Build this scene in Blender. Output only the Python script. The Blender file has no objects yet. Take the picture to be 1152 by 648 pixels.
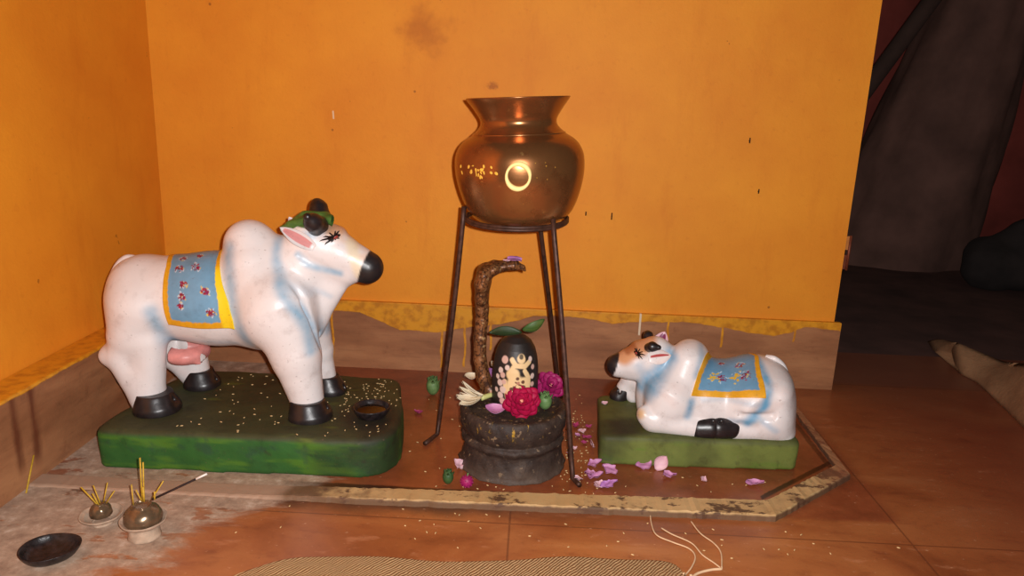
import bpy, math, random
import numpy as np
from mathutils import Vector
from mathutils.bvhtree import BVHTree
random.seed(7); rng = np.random.default_rng(7)
SC = bpy.context.scene; COL = SC.collection
R = math.radians

# ------------------------------------------------------------------ camera
FOC, PITCH, ROLL, YAW, HC = 832.0, 14.2, 2.15, 1.6, 0.65
def _rx(a): c, s = math.cos(a), math.sin(a); return np.array([[1,0,0],[0,c,-s],[0,s,c]])
def _rz(a): c, s = math.cos(a), math.sin(a); return np.array([[c,-s,0],[s,c,0],[0,0,1]])
CM = _rz(R(YAW)) @ _rx(R(90-PITCH)) @ _rz(R(ROLL)); CC = np.array([0,0,HC])
def _ray(x, y): return CM @ np.array([(x-576)/FOC, -(y-324)/FOC, -1.0])
def P(x, y, Y):                    # point measured on the photo, on the upright plane at depth Y (metres)
    d = _ray(x, y); return CC + d*(Y/d[1])
def Zp(x, y, z=0.0):               # same on a level plane at height z
    d = _ray(x, y); return CC + d*((z-HC)/d[2])
cam = bpy.data.objects.new('camera', bpy.data.cameras.new('camera')); COL.objects.link(cam)
from mathutils import Matrix
cam.matrix_world = Matrix.Translation(CC) @ Matrix(CM.tolist()).to_4x4()
cam.data.sensor_width = 36; cam.data.lens = FOC/1152*36; cam.data.clip_start = .02
SC.camera = cam

# ------------------------------------------------------------------ colours and materials
def lin(c): c /= 255.0; return c/12.92 if c <= .04045 else ((c+.055)/1.055)**2.4
def L(r, g, b): return (lin(r), lin(g), lin(b))
def A(r, g, b): return np.array([r, g, b], float)

class Mat:
    def __init__(s, name):
        s.m = bpy.data.materials.new(name); s.m.use_nodes = True; s.t = s.m.node_tree; s.t.nodes.clear()
        s.out = s.t.nodes.new('ShaderNodeOutputMaterial'); s.b = s.t.nodes.new('ShaderNodeBsdfPrincipled')
        s.t.links.new(s.b.outputs[0], s.out.inputs[0]); s.tc = s.t.nodes.new('ShaderNodeTexCoord')
        s.co = s.tc.outputs['Object']; sp = s.t.nodes.new('ShaderNodeSeparateXYZ'); s.t.links.new(s.co, sp.inputs[0])
        s.x, s.y, s.z = sp.outputs
    def put(s, inp, v):
        if isinstance(v, bpy.types.NodeSocket): s.t.links.new(v, inp)
        elif isinstance(v, (tuple, list, np.ndarray)):
            v = tuple(float(q) for q in v); inp.default_value = v + (1.0,) if inp.type == 'RGBA' and len(v) == 3 else v
        else: inp.default_value = v
    def math(s, op, a, b=0.0, c=None):
        n = s.t.nodes.new('ShaderNodeMath'); n.operation = op; s.put(n.inputs[0], a); s.put(n.inputs[1], b)
        if c is not None: s.put(n.inputs[2], c)
        return n.outputs[0]
    def add(s, a, b): return s.math('ADD', a, b)
    def sub(s, a, b): return s.math('SUBTRACT', a, b)
    def mul(s, a, b): return s.math('MULTIPLY', a, b)
    def mx(s, a, b): return s.math('MAXIMUM', a, b)
    def mn(s, a, b): return s.math('MINIMUM', a, b)
    def step(s, v, a, b):          # smoothstep a..b (a may exceed b)
        n = s.t.nodes.new('ShaderNodeMapRange'); n.interpolation_type = 'SMOOTHSTEP'
        s.put(n.inputs['Value'], v); n.inputs['From Min'].default_value = a; n.inputs['From Max'].default_value = b
        if a > b:
            n.inputs['From Min'].default_value = b; n.inputs['From Max'].default_value = a
            n.inputs['To Min'].default_value = 1; n.inputs['To Max'].default_value = 0
        return n.outputs[0]
    def vec(s, sc=(1,1,1), rot=(0,0,0)):
        n = s.t.nodes.new('ShaderNodeMapping'); s.put(n.inputs[0], s.co); n.inputs['Scale'].default_value = sc; n.inputs['Rotation'].default_value = rot
        return n.outputs[0]
    def noise(s, scale, detail=4, rough=.55, vec=None, dist=0):
        n = s.t.nodes.new('ShaderNodeTexNoise'); s.put(n.inputs['Vector'], vec or s.co); n.inputs['Scale'].default_value = scale
        n.inputs['Detail'].default_value = detail; n.inputs['Roughness'].default_value = rough; n.inputs['Distortion'].default_value = dist
        return n.outputs[0]
    def vor(s, scale, vec=None):
        n = s.t.nodes.new('ShaderNodeTexVoronoi'); s.put(n.inputs['Vector'], vec or s.co); n.inputs['Scale'].default_value = scale; return n.outputs['Distance']
    def mix(s, f, a, b, mode='MIX'):
        n = s.t.nodes.new('ShaderNodeMix'); n.data_type = 'RGBA'; n.blend_type = mode
        s.put(n.inputs[0], f); s.put(n.inputs[6], a); s.put(n.inputs[7], b); return n.outputs[2]
    def ramp(s, v, stops):
        n = s.t.nodes.new('ShaderNodeValToRGB'); s.put(n.inputs[0], v); e = n.color_ramp.elements
        while len(e) < len(stops): e.new(.5)
        for q, (p, c) in zip(e, stops): q.position = p; q.color = tuple(c)+(1,)
        return n.outputs[0]
    def attr(s, name='Col'):
        n = s.t.nodes.new('ShaderNodeAttribute'); n.attribute_name = name; return n.outputs['Color']
    def bump(s, h, strength=.3, dist=.002):
        n = s.t.nodes.new('ShaderNodeBump'); n.inputs['Strength'].default_value = strength; n.inputs['Distance'].default_value = dist
        s.put(n.inputs['Height'], h); s.put(s.b.inputs['Normal'], n.outputs[0])
    def fin(s, col, rough=.6, metal=0.0, spec=.5, sss=0):
        s.put(s.b.inputs['Base Color'], col); s.put(s.b.inputs['Roughness'], rough); s.put(s.b.inputs['Metallic'], metal)
        s.put(s.b.inputs['Specular IOR Level'], spec)
        return s.m

def plain(name, col, rough=.6, metal=0.0, var=.25, scale=60, spec=.4, bump=.15):
    k = Mat(name); n = k.noise(scale, 4); c = np.array(col)
    k.bump(n, bump, .001)
    return k.fin(k.ramp(n, [(.3, c*(1-var)), (.7, np.minimum(c*(1+var), 1))]), rough, metal, spec)

def painted(name, rough=.38, grime=.25, spec=.5, bump=.2, bscale=90):
    k = Mat(name); c = k.attr(); g = k.noise(35, 5, .65); g2 = k.step(k.noise(160, 3), .66, .74)
    c = k.mix(k.mul(k.step(g, .5, .8), grime), c, L(150, 120, 105), 'MULTIPLY')
    c = k.mix(k.mul(g2, .35), c, L(110, 85, 70))
    k.bump(k.noise(bscale, 4), bump, .002)
    return k.fin(c, k.add(rough, k.mul(g, .2)), 0, spec)

# ------------------------------------------------------------------ objects
ORG = {}
def thing(name, label, cat, loc=(0,0,0), group=None):
    o = bpy.data.objects.new(name, None); COL.objects.link(o); o.location = loc; o.empty_display_size = .02
    o['label'] = label; o['category'] = cat
    if group: o['group'] = group
    ORG[o.name] = np.array(loc, float); return o
def tag(o, label, cat, group=None):
    o['label'] = label; o['category'] = cat
    if group: o['group'] = group
    return o
def obj(name, vf, mat, parent=None, loc=None, smooth=True, col=None, label=None):
    v, f = vf; v = np.asarray(v, float)
    if parent is not None: org = ORG[parent.name]
    else: org = np.array(loc, float) if loc is not None else np.array([(v[:,0].min()+v[:,0].max())/2, (v[:,1].min()+v[:,1].max())/2, v[:,2].min()])
    me = bpy.data.meshes.new(name); me.from_pydata((v-org).tolist(), [], [list(map(int, q)) for q in f]); me.update()
    if smooth: me.polygons.foreach_set('use_smooth', [True]*len(me.polygons))
    if col is not None:
        a = me.color_attributes.new('Col', 'FLOAT_COLOR', 'POINT')
        a.data.foreach_set('color', np.concatenate([np.asarray(col, float), np.ones((len(v), 1))], 1).ravel())
    me.materials.append(mat)
    o = bpy.data.objects.new(name, me); COL.objects.link(o)
    if parent is not None: o.parent = parent
    else: o.location = org
    ORG[o.name] = org
    if label: o['label'] = label
    return o
def struct(o): o['kind'] = 'structure'; return o
def edge_split(o, ang=35):
    o.data.set_sharp_from_angle(angle=R(ang)) if hasattr(o.data, 'set_sharp_from_angle') else None
    return o

# ------------------------------------------------------------------ mesh makers (world metres)
def join(*parts):
    V = []; F = []; n = 0
    for v, f in parts:
        V.append(np.asarray(v, float)); F += [[i+n for i in q] for q in f]; n += len(v)
    return np.concatenate(V), F
def box(x0, x1, y0, y1, z0, z1, b=0.0):
    if b <= 0:
        v = [(x,y,z) for z in (z0,z1) for x,y in ((x0,y0),(x1,y0),(x1,y1),(x0,y1))]
        return np.array(v, float), [[3,2,1,0],[4,5,6,7],[0,1,5,4],[1,2,6,5],[2,3,7,6],[3,0,4,7]]
    return prism([(x0,y0),(x1,y0),(x1,y1),(x0,y1)], z0, z1, b)
def prism(poly, z0, z1, b=0.0):
    p = np.array(poly, float); n = len(p); c = p.mean(0)
    def ring(q, z): return np.c_[q, np.full(len(q), z)]
    def inset(t):
        out = []
        for i in range(n):
            a, m, d = p[i-1], p[i], p[(i+1) % n]
            e1 = (m-a)/np.linalg.norm(m-a); e2 = (d-m)/np.linalg.norm(d-m)
            n1 = np.array([-e1[1], e1[0]]); n2 = np.array([-e2[1], e2[0]])
            bis = n1+n2; bis /= max(1e-6, bis @ bis) / 2
            out.append(m+bis*t)
        return np.array(out)
    if b > 0: rings = [ring(p, z0), ring(p, z1-b), ring(inset(b*.35), z1-b*.3), ring(inset(b), z1)]
    else: rings = [ring(p, z0), ring(p, z1)]
    V = np.concatenate(rings); F = [list(range(n))[::-1]]
    for k in range(len(rings)-1):
        for i in range(n): j = (i+1) % n; F.append([k*n+i, k*n+j, (k+1)*n+j, (k+1)*n+i])
    F.append([(len(rings)-1)*n+i for i in range(n)]); return V, F
def tube(pts, rad, seg=8, caps=True):
    pts = [np.array(p, float) for p in pts]; m = len(pts)
    if not hasattr(rad, '__len__'): rad = [rad]*m
    V = []; F = []; up = None
    for i, p in enumerate(pts):
        t = pts[min(i+1, m-1)]-pts[max(i-1, 0)]; t = t/(np.linalg.norm(t)+1e-12)
        if up is None: up = np.array([0,0,1.]) if abs(t[2]) < .9 else np.array([1.,0,0])
        a = up - t*(up @ t); a /= np.linalg.norm(a)+1e-12; up = a; b = np.cross(t, a)
        for k in range(seg):
            th = 2*math.pi*k/seg; V.append(p+(a*math.cos(th)+b*math.sin(th))*rad[i])
    for i in range(m-1):
        for k in range(seg): j = (k+1) % seg; F.append([i*seg+k, i*seg+j, (i+1)*seg+j, (i+1)*seg+k])
    if caps: F.append([k for k in range(seg)][::-1]); F.append([(m-1)*seg+k for k in range(seg)])
    return np.array(V), F
def smooth_path(pts, n=8):
    pts = [np.array(p, float) for p in pts]; out = []
    q = [2*pts[0]-pts[1]]+pts+[2*pts[-1]-pts[-2]]
    for i in range(1, len(q)-2):
        for k in range(n):
            t = k/n; a, b, c, d = q[i-1], q[i], q[i+1], q[i+2]
            out.append(.5*((2*b)+(c-a)*t+(2*a-5*b+4*c-d)*t*t+(3*b-a-3*c+d)*t**3))
    out.append(pts[-1]); return out
def lathe(prof, c, seg=64, jitter=None):   # prof: (r, z) bottom to top or along a closed shell
    V = []; F = []
    for r, z in prof:
        for k in range(seg):
            th = 2*math.pi*k/seg; rr = r
            if jitter is not None and r > 1e-4: rr = r+jitter(th, z)
            V.append((c[0]+rr*math.cos(th), c[1]+rr*math.sin(th), c[2]+z))
    for i in range(len(prof)-1):
        for k in range(seg): j = (k+1) % seg; F.append([i*seg+k, i*seg+j, (i+1)*seg+j, (i+1)*seg+k])
    return np.array(V, float), F
def rot_about(v, c, M): return (np.asarray(v)-c) @ np.array(M).T + c
def rotm(ax, deg):
    return np.array(Matrix.Rotation(R(deg), 3, ax))
def ball(c, r, seg=16, rings=10, M=None):
    r = np.array(r if hasattr(r, '__len__') else (r, r, r), float); V = []; F = []
    for i in range(rings+1):
        ph = math.pi*i/rings
        for k in range(seg):
            th = 2*math.pi*k/seg; V.append((math.sin(ph)*math.cos(th), math.sin(ph)*math.sin(th), -math.cos(ph)))
    V = np.array(V)*r
    if M is not None: V = V @ np.array(M).T
    for i in range(rings):
        for k in range(seg): j = (k+1) % seg; F.append([i*seg+k, i*seg+j, (i+1)*seg+j, (i+1)*seg+k])
    return V+np.array(c, float), F

# ------------------------------------------------------------------ sculpting: signed distances + surface nets
class Sculpt:
    def __init__(s, lo, hi, h):
        s.lo = np.array(lo, float); s.h = h; s.n = np.ceil((np.array(hi)-s.lo)/h).astype(int)+1; s.d = np.full(s.n, 9.0)
    def block(s, lo, hi):
        i0 = np.maximum(np.floor((np.array(lo)-s.lo)/s.h).astype(int), 0); i1 = np.minimum(np.ceil((np.array(hi)-s.lo)/s.h).astype(int)+1, s.n)
        sl = tuple(slice(a, b) for a, b in zip(i0, i1))
        g = np.meshgrid(*[s.lo[k]+s.h*np.arange(i0[k], i1[k]) for k in range(3)], indexing='ij'); return sl, np.stack(g, -1)
    def blend(s, sl, e, k):
        d = s.d[sl]; hh = np.maximum(k-np.abs(d-e), 0)/max(k, 1e-9); s.d[sl] = np.minimum(d, e)-hh*hh*k*.25
    def carve(s, sl, e, k):
        d = s.d[sl]; e = -e; hh = np.maximum(k-np.abs(d-e), 0)/max(k, 1e-9); s.d[sl] = np.maximum(d, e)+hh*hh*k*.25
    def cone(s, a, b, r1, r2, k=.01, sy=1.0, cut=False):
        a = np.array(a, float); b = np.array(b, float); m = max(r1, r2)*max(1, sy)+k+3*s.h
        sl, p = s.block(np.minimum(a, b)-m, np.maximum(a, b)+m)
        S = np.array([1, 1/sy, 1]); pa = (p-a)*S; ba = (b-a)*S
        t = np.clip((pa @ ba)/(ba @ ba+1e-12), 0, 1); e = np.linalg.norm(pa-t[..., None]*ba, axis=-1)-(r1+(r2-r1)*t)
        (s.carve if cut else s.blend)(sl, e*min(1, sy), k); return s
    def ell(s, c, r, k=.01, M=None, cut=False):
        c = np.array(c, float); r = np.array(r, float); m = r.max()+k+3*s.h; sl, p = s.block(c-m, c+m); q = p-c
        if M is not None: q = q @ np.array(M)
        k0 = np.linalg.norm(q/r, axis=-1); k1 = np.linalg.norm(q/r**2, axis=-1)+1e-9
        (s.carve if cut else s.blend)(sl, k0*(k0-1)/k1, k); return s
    def floor(s, z):
        sl, p = s.block(s.lo, s.lo+s.h*s.n); s.d = np.maximum(s.d, z-p[..., 2]); return s
    def ceil(s, z):
        sl, p = s.block(s.lo, s.lo+s.h*s.n); s.d = np.maximum(s.d, p[..., 2]-z); return s
    def slab(s, poly, z0, z1, rnd=.012, bumpy=.0):
        sl, p = s.block(s.lo, s.lo+s.h*s.n); q = np.array(poly, float); n = len(q); e = None
        def smax(a, b, k): hh = np.maximum(k-np.abs(a-b), 0)/k; return np.maximum(a, b)+hh*hh*k*.25
        for i in range(n):
            a, b = q[i], q[(i+1) % n]; t = (b-a)/np.linalg.norm(b-a); nn = np.array([t[1], -t[0]])
            f = (p[..., :2]-a) @ nn; e = f if e is None else smax(e, f, rnd*2)
        if bumpy: e = e+bumpy*wob(p, 28)
        f = p[..., 2]-z1+(bumpy*.6*wob(p+5, 22) if bumpy else 0)
        e = smax(e, f, rnd); e = np.maximum(e, z0-p[..., 2]); s.d = np.minimum(s.d, e); return s
    def mesh(s):
        d = s.d; ins = d < 0; c = np.zeros(np.array(d.shape)-1, int)
        offs = [(i,j,k) for i in (0,1) for j in (0,1) for k in (0,1)]; n = c.shape
        for o in offs: c += ins[o[0]:o[0]+n[0], o[1]:o[1]+n[1], o[2]:o[2]+n[2]]
        idx = np.argwhere((c > 0) & (c < 8)); mp = np.full(n, -1, int); mp[tuple(idx.T)] = np.arange(len(idx))
        pos = np.zeros((len(idx), 3)); cnt = np.zeros(len(idx))
        for o in offs:
            for ax in range(3):
                if o[ax]: continue
                o2 = list(o); o2[ax] = 1
                da = d[tuple((idx+np.array(o)).T)]; db = d[tuple((idx+np.array(o2)).T)]; m = (da < 0) != (db < 0)
                t = np.where(m, da/np.where(m, da-db, 1), 0); q = np.tile(np.array(o, float), (len(idx), 1)); q[:, ax] += t
                pos[m] += q[m]; cnt[m] += 1
        V = s.lo+s.h*(idx+pos/cnt[:, None]); F = []
        for ax in range(3):
            u, w = (ax+1) % 3, (ax+2) % 3
            a = [slice(None)]*3; b = [slice(None)]*3; a[ax] = slice(0, -1); b[ax] = slice(1, None)
            e = np.argwhere(ins[tuple(a)] != ins[tuple(b)]); e = e[(e[:, u] > 0) & (e[:, w] > 0) & (e[:, u] < n[u]) & (e[:, w] < n[w])]
            eu = np.zeros(3, int); eu[u] = 1; ew = np.zeros(3, int); ew[w] = 1
            q = np.stack([mp[tuple((e-eu-ew).T)], mp[tuple((e-ew).T)], mp[tuple(e.T)], mp[tuple((e-eu).T)]], 1)
            flip = ~ins[tuple(e.T)]; q[flip] = q[flip][:, ::-1]; F.append(q[(q >= 0).all(1)])
        return V, np.concatenate(F)
def wob(p, f):      # cheap smooth noise in -1..1
    x, y, z = p[..., 0]*f, p[..., 1]*f, p[..., 2]*f
    return (np.sin(x*1.3+2*np.sin(y*.9+1))+np.sin(y*1.7+1.5*np.sin(z*1.1+2))+np.sin(z*1.9+1.8*np.sin(x*.8+4))+.5*np.sin(2.7*x+3.1*z+1)+.5*np.sin(3.3*y-2.3*x))/4
def dust(p, f=60): return .5+.5*(.5*wob(p, f)+.3*wob(p+3.1, f*2.3)+.2*wob(p+7.7, f*5.1))
def sst(v, a, b): t = np.clip((v-a)/(b-a), 0, 1); return t*t*(3-2*t)
def lay(col, m, c): return col*(1-m[:, None])+np.array(c)[None]*m[:, None]
def seg_d(V, pts, ax=(0, 2)):
    q = V[:, ax]; best = np.full(len(V), 9.)
    for a, b in zip(pts[:-1], pts[1:]):
        a = np.array(a)[list(ax)]; b = np.array(b)[list(ax)]; ba = b-a; t = np.clip(((q-a) @ ba)/(ba @ ba+1e-12), 0, 1)
        best = np.minimum(best, np.linalg.norm(q-a-t[:, None]*ba, axis=1))
    return best

# ------------------------------------------------------------------ light
def flash():
    l = bpy.data.lights.new('phone_flash', 'POINT'); l.energy = 77; l.color = (1, .98, .975); l.shadow_soft_size = .006
    o = bpy.data.objects.new('phone_flash', l); COL.objects.link(o); p = CC+CM @ np.array([.024, .012, 0.0]); o.location = p
flash()
w = bpy.data.worlds.new('dim_night'); w.use_nodes = True; SC.world = w
w.node_tree.nodes['Background'].inputs[0].default_value = (1, .8, .62, 1); w.node_tree.nodes['Background'].inputs[1].default_value = .035
SC.view_settings.view_transform = 'Standard'; SC.view_settings.look = 'None'; SC.view_settings.gamma = 1
SC.view_settings.exposure = 0; SC.view_settings.use_curve_mapping = False

# ================================================================== SETTING
YW, XR, XL = 1.715, .722, -.885
def wall_mat(name, left=False):
    k = Mat(name); n = k.noise(5, 5, .6); f = k.noise(60, 5, .7)
    c = k.ramp(n, [(.3, L(224, 136, 34)), (.7, L(236, 152, 40))])
    c = k.mix(k.mul(k.step(k.noise(14, 6, .7, k.vec((1, 1, .25))), .5, .75), .30), c, L(205, 110, 24))
    c = k.mix(k.mul(k.step(f, .55, .8), .25), c, L(190, 95, 25))
    c = k.mix(k.mul(k.step(k.vor(9), .035, .02), .6), c, L(120, 60, 20))
    c = k.mix(k.mul(k.step(k.noise(38, 3), .74, .77), .5), c, L(115, 60, 22))
    if not left:
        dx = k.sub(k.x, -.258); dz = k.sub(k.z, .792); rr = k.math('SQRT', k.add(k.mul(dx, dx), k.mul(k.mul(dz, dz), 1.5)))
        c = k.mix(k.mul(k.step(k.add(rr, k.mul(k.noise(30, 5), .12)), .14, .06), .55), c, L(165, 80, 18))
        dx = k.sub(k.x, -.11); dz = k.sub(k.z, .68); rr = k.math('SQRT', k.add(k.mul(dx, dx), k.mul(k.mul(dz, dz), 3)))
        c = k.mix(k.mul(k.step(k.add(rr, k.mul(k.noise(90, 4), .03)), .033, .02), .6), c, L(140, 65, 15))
        dx = k.sub(k.x, -.47); dz = k.sub(k.z, .604)
        m = k.mul(k.step(k.math('ABSOLUTE', k.add(dx, k.mul(dz, .06))), .0024, .0012), k.step(k.math('ABSOLUTE', dz), .010, .008))
        c = k.mix(m, c, L(235, 200, 160))
    k.bump(k.add(k.mul(k.noise(180, 4), .5), k.mul(n, 1.0)), .25, .003)
    return k.fin(c, .62, 0, .3)
def skirt_mat(name, axis, drips, edge, left=False):
    k = Mat(name); u = k.x if axis == 'x' else k.y
    n = k.noise(4, 6, .6, k.vec((1, 1, 4), (0, .2, 0))); c = k.ramp(n, [(.3, L(136, 88, 58)), (.5, L(160, 107, 72)), (.72, L(184, 129, 88))])
    c = k.mix(k.mul(k.step(k.noise(30, 5, .7), .55, .75), .4), c, L(110, 66, 42)); c = k.mix(k.mul(k.step(k.noise(9, 6, .7, k.vec((1, 1, 9))), .5, .7), .35), c, L(118, 74, 50))
    if left:
        dx = k.sub(k.y, 1.09); dx = k.math('ABSOLUTE', k.sub(k.math('ABSOLUTE', dx), .022)); m = k.mul(k.step(k.add(dx, k.mul(k.noise(30, 4, .6, k.vec((1, 1, .25))), .03)), .030, .012), k.step(k.z, .015, .05))
        c = k.mix(k.mul(m, .8), c, L(92, 42, 26))
    # orange wall paint slopped over the top edge, with runs
    wavy = k.add(k.z, k.mul(k.sub(k.noise(24, 5, .6), .5), .012))
    rp = k.ramp(k.math('DIVIDE', k.sub(u, edge[0][0]), edge[-1][0]-edge[0][0]), [((a-edge[0][0])/(edge[-1][0]-edge[0][0]), (b*4, b*4, b*4)) for a, b in edge])
    h = k.step(k.sub(wavy, k.mul(rp, .25)), -.0015, .0015)
    for x0, z0 in drips:
        d = k.math('ABSOLUTE', k.add(k.sub(u, x0), k.mul(k.sub(k.noise(20, 2), .5), .012)))
        h = k.mx(h, k.mul(k.step(d, .0032, .0018), k.step(k.z, z0, z0+.006)))
    c = k.mix(h, c, k.mix(k.step(k.noise(50, 4), .4, .7), L(222, 150, 34), L(190, 120, 28)))
    if not left:
        wx, wz = P(720, 364, 1.703)[0], P(720, 378, 1.703)[2]
        c = k.mix(k.mul(k.step(k.math('ABSOLUTE', k.sub(u, wx)), .003, .0016), k.step(k.z, wz, wz+.004)), c, L(232, 208, 178))
    k.bump(k.add(k.noise(80, 4), k.mul(h, .6)), .25, .002)
    return k.fin(c, .45, 0, .4)
struct(obj('wall_back', box(XL-.12, XR, YW, YW+.12, 0, 1.7), wall_mat('orange_limewash_wall'), loc=(0,0,0), smooth=False))
struct(obj('wall_left', box(XL-.12, XL, .2, YW, 0, 1.7), wall_mat('orange_limewash_side', True), loc=(0,0,0), smooth=False))
drips = [(P(x, y, 1.703)[0], P(x, yb, 1.703)[2]) for x, y, yb in [(374, 380, 412), (497, 370, 415), (523, 380, 414), (552, 370, 395), (813, 370, 392), (893, 380, 386), (752, 370, 384)]]
edge = [(P(x, y, 1.703)[0], P(x, y, 1.703)[2]) for x, y in [(200, 346), (370, 349), (405, 351), (428, 362), (450, 371), (490, 374), (530, 368), (565, 364), (605, 355), (650, 357), (690, 364), (730, 362), (780, 363), (826, 371), (870, 378), (890, 374), (905, 368), (942, 372)]]
struct(obj('baseboard_back', box(XL, XR+.013, 1.703, YW, 0, .169, .002), skirt_mat('sandstone_skirting', 'x', drips, edge), loc=(0,0,0), smooth=False))
struct(obj('baseboard_left', box(XL, -.82, .2, 1.703, 0, .165, .004), skirt_mat('sandstone_skirting_side', 'y', [], [(0, .1605), (2, .1605)], True), loc=(0,0,0), smooth=False))

inn_pts = [tuple(Zp(x, y, .011)[:2]) for x, y in [(435, 549), (863, 562), (940, 522)]]
# floor -----------------------------------------------------------------
k = Mat('red_marble_floor')
n = k.noise(3.2, 7, .6, k.vec((1, 2.2, 1), (0, 0, .5)), .6); n2 = k.noise(13, 6, .65, k.vec((1, 2.5, 1), (0, 0, .6)))
c = k.ramp(n, [(.28, L(120, 62, 34)), (.46, L(156, 90, 50)), (.6, L(172, 106, 60)), (.78, L(196, 134, 84))])
c = k.mix(k.mul(k.step(n2, .52, .72), .4), c, L(104, 46, 30))
c = k.mix(k.mul(k.step(n2, .42, .3), .35), c, L(205, 140, 100))
redder = k.step(k.add(k.x, k.mul(k.sub(n, .5), .5)), .55, 1.0)
c = k.mix(k.mul(redder, .7), c, L(128, 64, 46))
inner = k.mul(k.mul(k.step(k.x, .64, .60), k.step(k.y, 1.10, 1.115)), k.step(k.y, 1.76, 1.70))
wet = k.ramp(k.noise(9, 6, .65), [(.3, L(96, 44, 26)), (.55, L(142, 74, 44)), (.75, L(164, 98, 64))])
c = k.mix(k.mul(inner, .85), c, wet)
gl = k.mx(k.step(k.math('ABSOLUTE', k.sub(k.y, 1.045)), .0022, .001), k.mul(k.step(k.y, 1.11, 1.10), k.step(k.math('ABSOLUTE', k.add(k.x, .019)), .0022, .001)))
gl = k.mx(gl, k.step(k.math('ABSOLUTE', k.sub(k.x, .612)), .0022, .001)); gl = k.mx(gl, k.step(k.math('ABSOLUTE', k.sub(k.y, 1.745)), .003, .0015))
c = k.mix(k.mul(gl, .55), c, L(92, 48, 30))
st = k.mul(k.step(k.add(k.y, k.mul(k.noise(11, 5), .07)), 1.075, 1.12), k.mul(k.step(k.y, 1.12, 1.105), k.step(k.add(k.x, k.mul(k.noise(6), .3)), .35, 0.05)))
c = k.mix(k.mul(st, .8), c, L(58, 38, 28))
sp = k.mul(k.step(k.noise(34, 5, .7), .64, .70), k.step(k.x, .35, -.1)); c = k.mix(k.mul(sp, .6), c, L(70, 30, 18))
ash = k.add(k.mul(k.sub(k.sub(-.36, k.x), k.mul(k.sub(1.1, k.y), .85)), 9), k.mul(k.sub(k.noise(8, 7, .68, k.vec((.7, 1.6, 1)), .4), .5), 3.2))
ash = k.sub(ash, k.mul(k.mul(k.step(k.y, 1.15, 1.25), k.step(k.x, -.80, -.74)), 6)); am = k.step(ash, -.25, .45)
bare = k.mul(k.step(k.noise(13, 5, .65, k.vec((.7, 1.8, 1))), .57, .63), .75); am = k.mul(am, k.sub(1, bare))
ac = k.ramp(k.noise(40, 6, .7), [(.3, L(140, 116, 98)), (.55, L(182, 156, 134)), (.75, L(218, 200, 182))])
c = k.mix(k.mul(am, .92), c, ac)
c = k.mix(k.mul(k.step(k.noise(140, 4, .7), .55, .75), .30), c, L(92, 46, 30)); c = k.mix(k.mul(k.step(k.noise(170, 3, .6, k.vec((.5, 1, 1))), .66, .74), .45), c, L(222, 176, 140))
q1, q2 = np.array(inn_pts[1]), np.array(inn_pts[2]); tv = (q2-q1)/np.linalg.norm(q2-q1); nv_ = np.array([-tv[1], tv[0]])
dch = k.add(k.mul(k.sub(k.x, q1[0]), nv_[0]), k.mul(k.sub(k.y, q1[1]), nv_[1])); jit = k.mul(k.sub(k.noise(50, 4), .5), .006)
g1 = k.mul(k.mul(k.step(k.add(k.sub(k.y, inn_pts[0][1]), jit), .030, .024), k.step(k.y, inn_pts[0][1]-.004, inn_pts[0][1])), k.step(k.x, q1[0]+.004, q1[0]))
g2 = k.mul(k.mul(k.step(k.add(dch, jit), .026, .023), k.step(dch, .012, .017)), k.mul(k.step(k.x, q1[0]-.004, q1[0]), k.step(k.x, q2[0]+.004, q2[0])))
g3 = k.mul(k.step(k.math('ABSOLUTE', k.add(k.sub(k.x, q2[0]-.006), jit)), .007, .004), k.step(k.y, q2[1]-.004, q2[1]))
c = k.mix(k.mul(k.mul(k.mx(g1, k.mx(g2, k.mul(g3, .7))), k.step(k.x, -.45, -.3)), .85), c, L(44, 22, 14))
far = k.step(k.y, 1.74, 1.76); c = k.mix(k.mul(far, .55), c, L(120, 74, 58))
k.bump(k.add(k.mul(k.noise(60, 5), .4), k.mul(am, .8)), .3, .002)
k.fin(c, k.add(.30, k.mul(am, .5)), 0, .4)
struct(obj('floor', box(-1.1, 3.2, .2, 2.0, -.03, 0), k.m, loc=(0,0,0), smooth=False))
struct(obj('floor_far_room', box(.74, 4.2, 2.0, 4.2, -.05, -.004), plain('dark_earth_floor', L(88, 58, 50), .9, var=.4, scale=6), loc=(0,0,0), smooth=False))

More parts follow.
